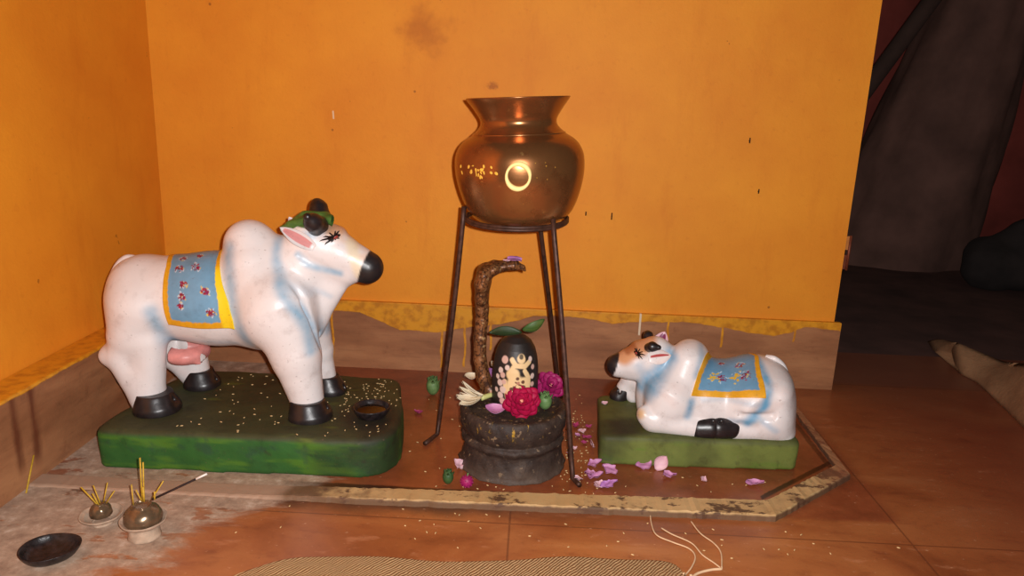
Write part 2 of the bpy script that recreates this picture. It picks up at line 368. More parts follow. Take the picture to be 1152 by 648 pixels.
# low kerb round the shrine floor
HK = .011
ki = [Zp(435, 549, HK), Zp(863, 562, HK), Zp(940, 522, HK)]; ko = [Zp(435, 562, HK), Zp(873, 580, HK), Zp(957, 533, HK)]
inn = [(-.82, ki[0][1]+.002), (-.25, ki[0][1]), tuple(ki[1][:2]), tuple(ki[2][:2]), (ki[2][0]+.012, 1.703)]
out = [(-.82, ko[0][1]+.002), (-.25, ko[0][1]), tuple(ko[1][:2]), tuple(ko[2][:2]), (ko[2][0]+.012, 1.703)]
def strip(inn, out, z, sub=40):
    V = []; F = []; pi = []; po = []
    for i in range(len(inn)-1):
        m = max(2, int(np.linalg.norm(np.subtract(inn[i+1], inn[i]))/.008))
        for t in range(m): s = t/m; pi.append(np.array(inn[i])*(1-s)+np.array(inn[i+1])*s); po.append(np.array(out[i])*(1-s)+np.array(out[i+1])*s)
    pi.append(np.array(inn[-1])); po.append(np.array(out[-1])); m = len(pi)
    for i in range(m):
        d = (po[i]-pi[i])/np.linalg.norm(po[i]-pi[i]); j1, j2 = rng.normal(0, .0007, 2); zz = (z+rng.normal(0, .0005))*(.35+.65*float(sst(pi[i][0], -.5, -.22)))
        a, b = pi[i]+d*j1, po[i]+d*j2
        for q, h in ((a, 0), (a, zz*.8), (a+d*.002, zz), (b-d*.003, zz), (b, zz*.7), (b+d*.001, 0)): V.append((q[0], q[1], h))
    for i in range(m-1):
        for q in range(5): F.append([i*6+q, i*6+q+1, (i+1)*6+q+1, (i+1)*6+q])
    F = [f[::-1] for f in F]; return np.array(V), F
k = Mat('chipped_cream_kerb'); n = k.noise(26, 6, .7, k.vec((.6, 1, 1)))
c = k.ramp(k.noise(8, 5), [(.3, L(184, 144, 92)), (.7, L(206, 170, 118))])
c = k.mix(k.mul(k.step(k.add(n, k.mul(k.noise(5, 2), .25)), .66, .72), .9), c, L(74, 44, 28)); c = k.mix(k.mul(k.step(k.add(k.x, k.mul(k.sub(k.noise(30, 4), .5), .06)), .50, .60), .8), c, L(146, 90, 62))
c = k.mix(k.mul(k.step(k.add(k.z, k.mul(k.sub(k.noise(40, 5), .5), .006)), .0108, .0075), .9), c, L(92, 60, 40))
c = k.mix(k.mul(k.step(k.add(k.x, k.mul(k.noise(14, 5), .25)), -.2, -.32), .8), c, L(180, 146, 122))
k.bump(n, .5, .003); k.fin(c, .7)
struct(obj('trim_kerb', strip(inn, out, HK), k.m, loc=(0,0,0), smooth=False))

# ================================================================== COW AND CALF STATUES
WHITE = A(*L(230, 221, 219)); BLUE = A(*L(120, 170, 200)); BLACK = A(*L(30, 25, 26)); PINK = A(*L(226, 150, 148))
M_paint = painted('enamel_paint_on_plaster', .27, .3, .5, .28, 60); M_black = plain('black_enamel', L(34, 27, 28), .36, var=.5, scale=70, spec=.6, bump=.4)
M_plinth = painted('green_painted_plinth', .55, .5, .35, .5, 50); M_eye = plain('eye_paint', L(28, 12, 12), .4); M_red = plain('red_eye_paint', L(150, 60, 50), .4)

def drape(bvh, cy, cz, xl, xr, ph0, ph1, nu=110, nv=200, off=.0025):
    """a cloth laid over the back: cast in towards the body axis and stay a little above the skin"""
    V = []; UV = []
    for layer in (off, -.001):
        for j in range(nv):
            v = j/(nv-1); ph = ph0+(ph1-ph0)*v
            for i in range(nu):
                u = i/(nu-1); x = xl(v)*(1-u)+xr(v)*u; d = Vector((0, -math.cos(ph), math.sin(ph)))
                o = Vector((x, cy, cz))+d*.4; hit = bvh.ray_cast(o, -d)
                p = hit[0] if hit[0] else Vector((x, cy, cz))+d*.08
                p = p+d*layer; V.append(p[:]); UV.append((u, v))
    V = np.array(V); a = V[:nu*nv].reshape(nv, nu, 3)
    for _ in range(3): a[1:-1, 1:-1] = (a[1:-1, 1:-1]*2+a[:-2, 1:-1]+a[2:, 1:-1]+a[1:-1, :-2]+a[1:-1, 2:])/6
    F = []; N = nu*nv
    for j in range(nv-1):
        for i in range(nu-1):
            q = [j*nu+i, j*nu+i+1, (j+1)*nu+i+1, (j+1)*nu+i]; F.append(q); F.append([t+N for t in q[::-1]])
    rim = [i for i in range(nu)]+[j*nu+nu-1 for j in range(1, nv)]+[(nv-1)*nu+i for i in range(nu-2, -1, -1)]+[j*nu for j in range(nv-2, 0, -1)]
    for a_, b_ in zip(rim, rim[1:]+rim[:1]): F.append([b_, a_, a_+N, b_+N])
    return (V, F), np.array(UV)
def cloth_paint(UV, border, motifs, field, rim, aspect, seed):
    g = np.random.default_rng(seed); u, v = UV.T; n = len(u); q3 = np.c_[u, v*aspect, u*0]
    w_ = .012*wob(q3*6, 6); col = np.tile(field, (n, 1))*(.85+.3*dust(q3, 9))[:, None]
    l, r, b = border; vm = np.minimum(v, 1-v)
    m = np.maximum.reduce([sst(l-u+w_, -.006, .006), sst(u-1+r(vm)+w_, -.006, .006), sst(b-vm+w_*.6, -.003, .003)])
    def spot(cx, cy, ra, rb, th, c, mir):
        nonlocal col
        vv = 1-v if mir else v
        dx, dy = u-cx, (vv-cy)*aspect; a, s = math.cos(th), math.sin(th); p, q = dx*a+dy*s, -dx*s+dy*a
        col = lay(col, sst(1-np.sqrt((p/ra)**2+(q/rb)**2), 0, .35), c)
    for mir in (0, 1):
        for cx, cy, sz, kind in motifs:
            for _ in range(14):
                rr = sz*math.sqrt(g.random()); t = g.random()*6.28
                cc = [L(190, 208, 222), L(215, 185, 90)][int(g.random() < .35)]
                spot(cx+rr*math.cos(t)*1.3, cy+rr*math.sin(t)*1.3/aspect, .008+.008*g.random(), .028, g.random()*3, cc, mir)
            if kind == 'y':
                for _ in range(9): rr = sz*g.random()*.7; t = g.random()*6.28; spot(cx-.5*sz+rr*math.cos(t), cy+rr*math.sin(t)/aspect, .02, .045, g.random()*3, L(216, 172, 40), mir)
            for _ in range(20):
                rr = sz*math.sqrt(g.random())*.95; t = g.random()*6.28; sh = .6*sz if kind == 'y' else 0
                spot(cx+sh+rr*math.cos(t)*(.6 if sh else 1), cy+rr*math.sin(t)/aspect, .008+.008*g.random(), .016+.02*g.random(), g.random()*3, L(115+g.random()*50, 22, 48 if g.random() < .6 else 80), mir)
    rimc = np.array(rim)[None]*(.75+.5*dust(q3+9, 14))[:, None]
    if seed == 3: rimc = lay(rimc, sst(u, .80, .86)*sst(.36-vm, 0, .05)*.85, L(250, 216, 36))
    return col*(1-m[:, None])+rimc*m[:, None]
def ear_mesh(base, tip, nrm, wid, cup=.35, nu=24, nv=16):
    base, tip, nrm = (np.array(q, float) for q in (base, tip, nrm)); ax = tip-base; ln = np.linalg.norm(ax); ax /= ln
    nrm = nrm-ax*(nrm @ ax); nrm /= np.linalg.norm(nrm); sd = np.cross(ax, nrm); V = []; C = []
    for layer in (0, 1):
        for i in range(nu+1):
            t = i/nu; wdt = wid*math.sin(math.pi*min(1, .12+t*.88))**.75
            if i == nu: wdt = .0002
            for j in range(nv+1):
                s = j/nv*2-1; h = -cup*wid*(1-s*s)*math.sin(math.pi*t)**.5
                th = wid*(.10+.22*(1-abs(s))) if layer else 0
                V.append(base+ax*ln*t+sd*s*wdt+nrm*(h-th)); C.append(PINK*(.8+.2*abs(s)) if (layer == 0 and abs(s) < .58 and .1 < t < .88) else WHITE*.95)
    F = []; N = (nu+1)*(nv+1)
    for i in range(nu):
        for j in range(nv):
            q = [i*(nv+1)+j, i*(nv+1)+j+1, (i+1)*(nv+1)+j+1, (i+1)*(nv+1)+j]; F.append(q[::-1]); F.append([a+N for a in q])
    for i in range(nu):
        for j, fl in ((0, 0), (nv, 1)):
            a, b = i*(nv+1)+j, (i+1)*(nv+1)+j; q = [a, b, b+N, a+N]; F.append(q if not fl else q[::-1])
    for j in range(nv): a, b = j, j+1; F.append([b, a, a+N, b+N])
    return (np.array(V), F), np.array(C)
def sdf_obj(name, s, mat, parent, paint=None, label=None):
    V, F = s.mesh(); c = paint(V) if paint else None
    return obj(name, (V, F), mat, parent, col=c, label=label), V, F
def lash_set(parent, c, fwd, up, nrm, s):
    """painted eye: dark almond with lashes and a red centre"""
    c, fwd, up, nrm = (np.array(q, float) for q in (c, fwd, up, nrm)); M = np.stack([fwd, up, nrm], 1)
    parts = [ball(c, (s, s*.42, s*.18), 18, 10, M)]
    for a, l in ((150, 1.9), (170, 2.3), (120, 1.5), (75, 1.2), (45, 1.25), (205, 1.8), (235, 1.3), (-80, 1.1), (-45, 1.3)):
        d = fwd*math.cos(R(a))+up*math.sin(R(a)); parts.append(tube([c+d*s*.4, c+d*s*l*.8+up*s*.1, c+d*s*l], [s*.16, s*.11, s*.03], 6))
    e = obj('eye', join(*parts), M_eye, parent); ORG[e.name] = ORG[parent.name]
    obj('iris', ball(c+nrm*s*.08+fwd*s*.15, (s*.42, s*.3, s*.2), 14, 8, M), M_red, e)

def slab_paint(V, front, top, ztop, soot=None, seed=0):
    q = V+seed; d = dust(q, 35); e = dust(q*np.array([.35, 1, 1.4]), 45); col = np.tile(front, (len(V), 1))*(.65+.7*d)[:, None]
    col = lay(col, sst(e, .55, .72)*.6, L(84, 122, 30)); col = lay(col, sst(dust(q+4, 50), .6, .76)*.55, L(42, 66, 52)); col = lay(col, sst(dust(q*1.7+9, 70), .62, .8)*.5, L(48, 44, 30))
    up = sst(V[:, 2], ztop-.012, ztop-.004); t = np.tile(top, (len(V), 1))*(.6+.8*d)[:, None]; t = lay(t, sst(e, .66, .8)*.5, L(110, 120, 40))
    col = col*(1-up[:, None])+t*up[:, None]
    if soot is not None:
        for c, r, a in soot: rr = np.linalg.norm(V-np.array(c), axis=1); col = lay(col, (1-sst(rr+.02*(d-.5), r*.5, r*1.1))*a, L(40, 30, 24))
    return col

# ---- the cow ----------------------------------------------------------
def build_cow():
    zt = .073; ym, yn, yf = 1.31, 1.256, 1.375; u = 1/614.0
    root = thing('cow_statue', 'large white painted cow statue standing on a green plinth in the corner', 'statue', (-.5, 1.31, 0))
    poly = [(-.752, 1.153), (-.262, 1.163), (-.228, 1.20), (-.226, 1.28), (-.272, 1.468), (-.70, 1.46), (-.735, 1.385)]
    s = Sculpt((-.78, 1.12, -.008), (-.2, 1.5, .1), .004).slab(poly, 0, zt, .014, .0035)
    lampc = Zp(418, 468, zt)
    sdf_obj('plinth', s, M_plinth, root, lambda V: slab_paint(V, A(*L(44, 88, 36)), A(*L(62, 62, 36)), zt, [(lampc, .075, .8), ((-.25, 1.18, .05), .07, .6), ((-.33, 1.16, .03), .05, .4), ((-.5, 1.37, zt), .1, .35)], 1), label='green painted plinth')
    b = Sculpt((-.80, 1.17, .06), (-.26, 1.46, .47), .0024)
    p = P; K = .022
    b.cone(p(169, 334, ym), p(245, 336, ym), 47*u, 51*u, K)                       # barrel
    b.cone(p(245, 336, ym), p(300, 340, ym), 50*u, 50*u, K)
    b.ell(p(160, 312, ym), (.042, .056, .036), K)                                 # hips
    for yy, o in ((1.268, 0), (1.352, 16)):
        b.cone(p(158+o*.5, 345, yy), p(152+o, 375, yy), 33*u, 29*u, K)              # thighs
    b.cone(p(152, 378, 1.262), p(140, 398, 1.258), 24*u, 17*u, .012); b.cone(p(140, 400, 1.258), p(168, 450, yn), 19.5*u, 17.5*u, .012); b.cone(p(168, 385, 1.258), p(168, 447, yn), 18*u, 17*u, .015)
    b.cone(p(178, 378, 1.36), p(196, 398, 1.37), 24*u, 17*u, .012); b.cone(p(196, 398, 1.37), p(222, 428, yf), 16*u, 14*u, .012); b.cone(p(215, 385, 1.37), p(224, 424, yf), 16*u, 14*u, .012)
    b.ell(p(122, 399, 1.258), (9*u, 11*u, 9*u), .02)                                # hock
    b.ell(p(300, 336, ym), (.078, .074, .095), K)                                   # shoulders
    for yy in (1.272, 1.348): b.cone(p(284, 302, yy+.014*(1 if yy < ym else -1)), p(308, 350, yy), 28*u, 41*u, .018)
    b.cone(p(281, 275, ym), p(288, 302, ym), 28*u, 38*u, .022, 1.0); b.cone(p(290, 288, ym), p(322, 294, ym), 27*u, 25*u, .02, .9)                 # hump
    b.cone(p(312, 322, ym), p(354, 282, ym), 47*u, 29*u, .018, .85)                # neck
    b.cone(p(384, 302, ym), p(348, 345, ym), 17*u, 26*u, .02, .6)                   # dewlap
    b.ell(p(330, 352, ym), (.052, .062, .055), .02)                                # brisket
    b.cone(p(352, 270, ym), p(380, 285, ym), 27*u, 23*u, .012, .92); b.cone(p(380, 285, ym), p(413, 301, ym), 23*u, 18.5*u, .008, .9)   # head
    b.ell(p(374, 261, ym), (.021, .041, .010), .012)                               # brow
    b.cone(p(350, 290, ym), p(392, 308, ym), 15*u, 11*u, .012, 1.2)                # jaw
    b.cone(p(314, 345, 1.266), p(333, 400, 1.258), 41*u, 27*u, .012); b.cone(p(333, 400, 1.258), p(345, 447, yn), 27*u, 19*u, .010)
    b.cone(p(338, 352, 1.355), p(357, 392, 1.37), 34*u, 19*u, .012); b.cone(p(357, 392, 1.37), p(367, 428, yf), 17*u, 13*u, .008)
    b.cone(p(350, 358, ym), p(352, 372, ym), 10*u, 6*u, .03)
    # creases
    b.cone(p(318, 300, 1.238), p(350, 352, 1.238), 3*u, 3*u, .010, cut=True)
    b.cone(p(338, 340, 1.238), p(366, 398, 1.268), 2.5*u, 2.5*u, .007, cut=True)
    b.cone(p(338, 288, 1.262), p(372, 307, 1.272), 3*u, 3*u, .010, cut=True)
    b.cone(p(353, 366, 1.29), p(362, 430, 1.30), 3*u, 3*u, .010, cut=True)
    def paint(V):
        n = dust(V, 30); col = np.tile(WHITE, (len(V), 1))*(.93+.12*n)[:, None]; col = lay(col, sst(dust(V+2, 18), .55, .85)*.35, L(232, 196, 186))
        ys, yh = 1.238, 1.270
        for pts, w_, a in [([p(250, 284, ys), p(257, 312, ys), p(268, 350, ys), p(279, 386, ys)], 15, .8), ([p(304, 266, yn), p(310, 295, yn), p(322, 318, yn), p(340, 344, yn), p(351, 366, yn), p(355, 390, yn)], 11, .75),
                           ([p(336, 286, yh), p(346, 297, yh), p(358, 303, yh), p(380, 309, yh)], 8, .9), ([p(174, 349, ys), p(182, 376, ys), p(190, 400, ys)], 15, .75), ([p(188, 387, ys), p(196, 397, ys)], 10, .95), ([p(368, 258, yh), p(352, 262, yh), p(345, 266, yh)], 12, .6),
                           ([p(196, 384, ys), p(262, 390, ys)], 7, .3), ([p(320, 318, ys), p(362, 342, ys)], 7, .3)]:
            d = seg_d(V, pts); m = (1-sst(d, 0, w_*u))**1.3*a*(.35+.95*dust(V, 55)); col = lay(col, np.clip(m, 0, 1), BLUE)
        d = seg_d(V, [p(378, 252, ym), p(415, 282, ym)]); col = lay(col, (1-sst(d, 4*u, 14*u))*.75*sst(n, .2, .6), L(226, 160, 96))
        d = seg_d(V, [p(398, 270, ym), p(408, 306, ym)]); col = lay(col, (1-sst(d, 2*u, 9*u))*.45, L(232, 206, 140))
        mz = p(424, 301, ym); e = (V[:, 0]-p(409, 300, ym)[0])+(V[:, 2]-mz[2])*-.36
        col = lay(col, sst(e+.004*(n-.5), -.0018, .0018)*(np.linalg.norm(V-mz, axis=1) < .06), BLACK*1.4)
        g = p(353, 246, ym); gm = (1-sst(np.linalg.norm((V-g)*np.array([1/.040, 1/.06, 1/.017]), axis=1)+.25*(n-.5), .85, 1)); col = lay(col, gm, L(70, 100, 48))
        return col
    body, BV, BF = sdf_obj('body', b, M_paint, root, paint)
    bvh = BVHTree.FromPolygons([tuple(v) for v in BV], [tuple(int(i) for i in f) for f in BF])
    # hooves
    for x, y, yy, r in ((176, 452, 1.247, 23), (348, 451, 1.247, 22), (226, 424, 1.372, 19), (370, 426, 1.372, 17)):
        c = p(x, y, yy); lo = np.array([c[0]-.055, c[1]-.055, zt-.004])
        h = Sculpt(lo, (c[0]+.06, c[1]+.05, zt+.05), .002); g = np.array([c[0], c[1], zt])
        h.cone(g+(0, -.002, .004), g+(-.004, .002, .030), r*1.08*u, r*.86*u, .004); h.cone(g+(.012, -.007, .002), g+(.006, -.004, .016), r*.75*u, r*.6*u, .008); h.cone(g+(.012, .008, .002), g+(.006, .004, .016), r*.75*u, r*.6*u, .008)
        h.cone(g+(.035, 0, .03), g+(.025, 0, -.005), .002, .003, .006, cut=True)
        h.floor(zt-.002); h.ceil(zt+.034); obj('hoof', h.mesh(), M_black, root, label='black painted hoof')
    # udder with teats
    s = Sculpt(p(170, 425, 1.2), p(255, 370, 1.4), .0022)
    s.ell(p(211, 396, 1.30), (.040, .045, .022), .01).cone(p(200, 402, 1.28), p(198, 413, 1.277), .007, .004, .008).cone(p(222, 402, 1.28), p(225, 412, 1.277), .007, .004, .008).cone(p(214, 402, 1.32), p(214, 413, 1.32), .007, .004, .008)
    obj('udder', s.mesh(), plain('pink_enamel', L(214, 138, 132), .4, var=.2, scale=50), root, label='pink udder')
    # tail along the rump
    pts = smooth_path([p(172, 300, ym), p(150, 292, ym), p(140, 293, ym), p(131, 304, ym), p(123, 325, ym), p(124, 350, ym+.01), p(128, 385, ym+.015), p(134, 412, ym+.015)], 8)
    tl = obj('tail', tube(pts, np.linspace(.0095, .006, len(pts)), 12), plain('white_enamel', WHITE*.95, .4, var=.08), root); ORG[tl.name] = ORG[root.name]
    e = pts[-1]; obj('tail_tuft', ball(e+(0.002, 0, -.016), (.011, .011, .026)), M_black, tl)
    # horns, ears, leaves, eyes
    for a, m_, t in (((357, 254, 1.283), (352, 250, 1.262), (346, 244, 1.247)), ((360, 243, 1.325), (358, 233, 1.333), (356, 228, 1.336))):
        s = Sculpt(np.minimum(p(*a), p(*t))-.04, np.maximum(p(*a), p(*t))+.04, .0018)
        s.cone(p(*a), p(*m_), 12.0*u, 9.5*u, .006).cone(p(*m_), p(*t), 9.5*u, 4.5*u, .006); obj('horn', s.mesh(), M_black, root, label='black stub horn')
    vf, cc = ear_mesh(p(354, 279, 1.268), p(315, 256, 1.236), (.15, -1, .25), 8*u, .35); obj('ear', vf, M_paint, root, col=cc)
    vf, cc = ear_mesh(p(340, 262, 1.335), p(325, 244, 1.36), (.5, -.6, .3), 7*u, .3); obj('ear', vf, M_paint, root, col=cc)
    s = Sculpt(p(305, 275, 1.25), p(390, 230, 1.40), .002)
    for a, t, r1, r2 in (((346, 248, 1.292), (327, 253, 1.292), 6, 5), ((327, 253, 1.292), (316, 258, 1.30), 4.5, 3), ((343, 243, 1.305), (333, 249, 1.315), 6, 5), ((370, 246, 1.302), (379, 255, 1.288), 5, 3.5), ((366, 244, 1.315), (372, 247, 1.30), 6, 5), ((345, 245, 1.33), (330, 250, 1.34), 6, 4), ((348, 243, 1.31), (366, 244, 1.31), 6, 6)):
        s.cone(p(*a), p(*t), r1*u, r2*u, .004)
    obj('leaf_wreath', s.mesh(), plain('green_enamel', L(74, 104, 46), .4, var=.4, scale=60), root, label='green painted wreath round the horns')
    for sgn in (1, -1):
        e0 = p(376, 267, 1.277); hit = bvh.ray_cast(Vector((e0[0], ym-.12*sgn, e0[2]-(.014 if sgn < 0 else 0))), Vector((0, sgn, 0)))
        nr = np.array(hit[1]) if hit[0] else np.array([0, -sgn, 0]); nr = nr/np.linalg.norm(nr); c = np.array(hit[0])
        fw = np.array([1, 0, -.12]); fw = fw-nr*(fw @ nr); fw /= np.linalg.norm(fw); lash_set(root, c, fw, np.cross(nr, fw)*sgn, nr, 7.6*u)
    # saddle cloth
    xs = lambda px_, py_, yy=1.24: p(px_, py_, yy)[0]
    def xl(v): m = min(v, 1-v)*2; return np.interp(m, [0, .2, .45, .7, 1], [xs(192, 366), xs(187, 335), xs(184, 305, 1.245), xs(187, 284, 1.27), xs(190, 279, ym)])
    def xr(v): m = min(v, 1-v)*2; return np.interp(m, [0, .1, .3, .5, .7, 1], [xs(266, 358), xs(265, 348), xs(259, 318), xs(250, 296, 1.245), xs(249, 284, 1.27), xs(251, 279, ym)])
    ax = p(220, 335, ym); vf, UV = drape(bvh, ax[1], ax[2], xl, xr, R(-21), R(201))
    rb = lambda vm: np.interp(vm, [0, .08, .2, .32, .5], [.19, .17, .13, .09, .04])
    mot = [(.32, .17, .055, 'r'), (.28, .12, .045, 'r'), (.72, .095, .06, 'r'), (.36, .235, .06, 'r'), (.70, .20, .055, 'r'), (.26, .33, .075, 'r'), (.56, .335, .08, 'r'), (.3, .42, .06, 'r'), (.6, .43, .05, 'r')]
    obj('saddle_cloth', vf, M_paint, root, col=cloth_paint(UV, (.085, rb, .035), mot, A(*L(112, 156, 186)), L(224, 160, 30), 3.0, 3), label='pale blue saddle cloth with yellow border and red flowers')
    return zt, lampc
COW_Z, LAMP_C = build_cow()

# ---- the calf ---------------------------------------------------------
def build_calf():
    zt = .058; ym, yn = 1.365, 1.30; u = 1/578.0; p = P
    root = thing('calf_statue', 'small white painted bull statue lying on a dark green plinth', 'statue', (.33, 1.36, 0))
    poly = [(.136, 1.258), (.512, 1.274), (.505, 1.46), (.150, 1.462)]
    s = Sculpt((.1, 1.22, -.008), (.56, 1.5, .09), .004).slab(poly, 0, zt, .010, .003)
    sdf_obj('plinth', s, M_plinth, root, lambda V: slab_paint(V, A(*L(104, 112, 52)), A(*L(86, 90, 46)), zt, [((.15, 1.29, .05), .06, .55), ((.20, 1.31, .055), .05, .6), ((.33, 1.27, .03), .04, .3)], 3), label='dull green painted plinth')
    b = Sculpt((.12, 1.23, .03), (.53, 1.50, .30), .0025); K = .018
    b.cone(p(785, 448, ym), p(845, 450, ym), 45*u, 45*u, K)                          # barrel
    b.ell(p(846, 447, ym), (.070, .082, .083), K); b.cone(p(862, 430, ym), p(868, 474, ym), 25*u, 22*u, .015, 2.2)                                   # rump
    b.cone(p(757, 445, ym), p(785, 448, ym), 40*u, 44*u, K)
    b.cone(p(776, 401, ym), p(766, 424, ym), 19.5*u, 30*u, .016, .95); b.cone(p(778, 404, ym), p(784, 430, ym), 17*u, 30*u, .014, .95)
    for yy in (1.322, 1.408): b.cone(p(773, 408, yy+.02*(1 if yy < ym else -1)), p(756, 454, yy), 21*u, 26*u, .014)                 # hump
    b.cone(p(762, 432, ym), p(738, 408, ym), 34*u, 22*u, .014, .85)                 # neck
    b.cone(p(735, 420, ym), p(744, 452, ym), 17*u, 26*u, .016, .65)                 # throat
    b.cone(p(736, 400, ym), p(714, 407, ym), 22*u, 18*u, .008, .95); b.cone(p(714, 407, ym), p(696, 411, ym), 18*u, 13.5*u, .006, .95)
    b.cone(p(735, 418, ym), p(706, 419, ym), 12*u, 7*u, .010, 1.2)
    b.ell(p(722, 391, ym), (.018, .036, .010), .010)
    b.cone(p(752, 448, 1.318), p(738, 470, 1.302), 27*u, 15*u, .012); b.cone(p(734, 472, 1.30), p(790, 481, 1.295), 13.5*u, 12.5*u, .006)   # folded foreleg
    b.ell(p(724, 466, 1.297), (.013, .016, .016), .010)
    b.cone(p(848, 455, 1.322), p(862, 470, 1.308), 38*u, 24*u, .014); b.cone(p(872, 481, 1.302), p(818, 482, 1.295), 14.5*u, 12.5*u, .006)
    b.cone(p(740, 436, 1.425), p(712, 426, 1.445), 22*u, 13*u, .010); b.cone(p(712, 426, 1.445), p(703, 436, 1.445), 12*u, 10*u, .006); b.cone(p(726, 440, 1.43), p(712, 446, 1.435), 12*u, 8*u, .010)
    b.cone(p(850, 452, 1.41), p(858, 470, 1.43), 38*u, 26*u, .014)
    b.cone(p(775, 462, ym), p(850, 465, ym), .055, .06, .02)
    b.cone(p(815, 467, 1.268), p(868, 468, 1.272), 2*u, 2*u, .012, cut=True)
    b.floor(zt-.003)
    def paint(V):
        n = dust(V, 34); col = np.tile(WHITE, (len(V), 1))*(.9+.14*n)[:, None]; col = lay(col, sst(dust(V+2, 22), .55, .85)*.3, L(228, 192, 180))
        for pts, w_, a in [([p(757, 408, 1.295), p(742, 426, 1.295), p(726, 446, 1.295)], 10, .95), ([p(776, 450, 1.295), p(772, 464, 1.295)], 6, .95), ([p(861, 404, 1.295), p(862, 430, 1.295), p(856, 450, 1.295), p(838, 470, 1.295)], 7, 1),
                           ([p(795, 400, 1.295), p(785, 425, 1.295)], 6, .55), ([p(820, 470, 1.295), p(850, 466, 1.295), p(868, 478, 1.295)], 5, .5), ([p(722, 420, 1.295), p(735, 440, 1.295)], 8, .35), ([p(860, 448, 1.295), p(790, 448, 1.295)], 4, .3)]:
            d = seg_d(V, pts); m = (1-sst(d, 0, w_*1.3*u))*a*(.45+.9*dust(V, 60)); col = lay(col, np.clip(m, 0, 1), BLUE*np.array([.8, .9, .95]))
        d = seg_d(V, [p(727, 378, ym), p(700, 396, ym)]); col = lay(col, (1-sst(d, 6*u, 15*u))*.85, L(206, 132, 66))
        d = seg_d(V, [p(712, 388, ym), p(705, 393, ym)]); col = lay(col, (1-sst(d, 1*u, 5*u))*.7, L(160, 84, 40))
        mz = p(688, 410, ym); e = (p(692.5, 410, ym)[0]-V[:, 0])+(V[:, 2]-mz[2])*.22
        col = lay(col, sst(e+.003*(n-.5), -.001, .001)*(np.linalg.norm(V-mz, axis=1) < .05), BLACK*1.5)
        kn = p(722, 466, 1.29); col = lay(col, (1-sst(np.linalg.norm(V-kn, axis=1), .006, .014))*.7, L(205, 150, 60)); kn = p(724, 471, 1.285); col = lay(col, (1-sst(np.linalg.norm(V-kn, axis=1), .002, .004)), BLACK)
        return col
    body, BV, BF = sdf_obj('body', b, M_paint, root, paint)
    bvh = BVHTree.FromPolygons([tuple(v) for v in BV], [tuple(int(i) for i in f) for f in BF])
    # hooves
    for a, t, r1, r2 in (((786, 481, 1.293), (799, 481, 1.290), 12.5, 13), ((822, 481, 1.293), (808, 481, 1.290), 12.5, 13), ((704, 437, 1.445), (696, 446, 1.445), 10, 11)):
        a, t = p(*a), p(*t); s = Sculpt(np.minimum(a, t)-.035, np.maximum(a, t)+.035, .0018).cone(a, t, r1*u, r2*u, .004)
        s.cone(t+(0, -.012, .016), t+(0, -.012, -.02), .002, .002, .005, cut=True); s.floor(zt-.002); obj('hoof', s.mesh(), M_black, root, label='black painted hoof')
    for a, m_, t in (((730, 391, 1.336), (734, 390, 1.326), (741, 391, 1.322)), ((731, 381, 1.385), (729, 377, 1.392), (728, 375, 1.396))):
        s = Sculpt(np.minimum(p(*a), p(*t))-.03, np.maximum(p(*a), p(*t))+.03, .0016)
        s.cone(p(*a), p(*m_), 5.2*u, 5.2*u, .004).cone(p(*m_), p(*t), 5.2*u, 3*u, .004); obj('horn', s.mesh(), M_black, root, label='black stub horn')
    vf, cc = ear_mesh(p(729, 403, 1.330), p(755, 400, 1.312), (-.1, -1, .1), 8.5*u, .3); 
    for i in range(len(cc)):
        if tuple(cc[i]) != tuple(WHITE*.95) : cc[i] = A(*L(176, 70, 70)) if abs((i % 17)-7) < 2 else WHITE*.93
    obj('ear', vf, M_paint, root, col=cc)
    vf, cc = ear_mesh(p(739, 393, 1.372), p(748, 373, 1.392), (-.4, -1, .1), 8.5*u, .3); obj('ear', vf, M_paint, root, col=np.where(np.abs(cc-WHITE*.95).max(1, keepdims=True) < 1e-6, A(*L(222, 180, 190))[None], A(*L(122, 40, 84))[None]))
    for sgn in (1, -1):
        q = p(717, 398, 1.335); hit = bvh.ray_cast(Vector((q[0], ym-.2*sgn, q[2]-(.012 if sgn < 0 else 0))), Vector((0, sgn, 0))); nr = np.array(hit[1]); c = np.array(hit[0])
        fw = np.array([-1, 0, .0]); fw = fw-nr*(fw @ nr); fw /= np.linalg.norm(fw); up = np.cross(fw, nr)*sgn; lash_set(root, c, fw, up, nr, 5.2*u)
    pts = smooth_path([p(862, 402, ym+.01), p(872, 404, ym), p(881, 412, ym), p(886, 426, ym-.002), p(889, 442, ym-.004), p(887, 452, ym-.004)], 8)
    tl = obj('tail', tube(pts, np.linspace(.006, .0042, len(pts)), 10), plain('white_enamel', WHITE*.95, .4, var=.08), root); ORG[tl.name] = ORG[root.name]
    obj('tail_tuft', ball(p(885, 457, ym-.006), (.007, .008, .014)), M_black, tl)
    xs = lambda px_, py_, yy=1.29: p(px_, py_, yy)[0]
    def xl(v): m = min(v, 1-v)*2; return np.interp(m, [0, .4, .7, 1], [xs(777, 446), xs(787, 422), xs(794, 408, 1.32), xs(798, 402, ym)])
    def xr(v): m = min(v, 1-v)*2; return np.interp(m, [0, .4, .7, 1], [xs(857, 448), xs(859, 425), xs(857, 410, 1.32), xs(853, 402, ym)])
    ax = p(820, 452, ym); vf, UV = drape(bvh, ax[1], ax[2], xl, xr, R(27), R(153), 100, 160, .002)
    rb = lambda vm: np.interp(vm, [0, .5], [.085, .085])
    mot = [(.34, .21, .125, 'y'), (.68, .21, .135, 'y'), (.66, .37, .085, 'r'), (.3, .41, .05, 'r')]
    obj('saddle_cloth', vf, M_paint, root, col=cloth_paint(UV, (.075, rb, .062), mot, A(*L(104, 146, 176)), L(220, 158, 36), 2.2, 5), label='blue saddle cloth with yellow border and flowers')
    return zt
CALF_Z = build_calf()

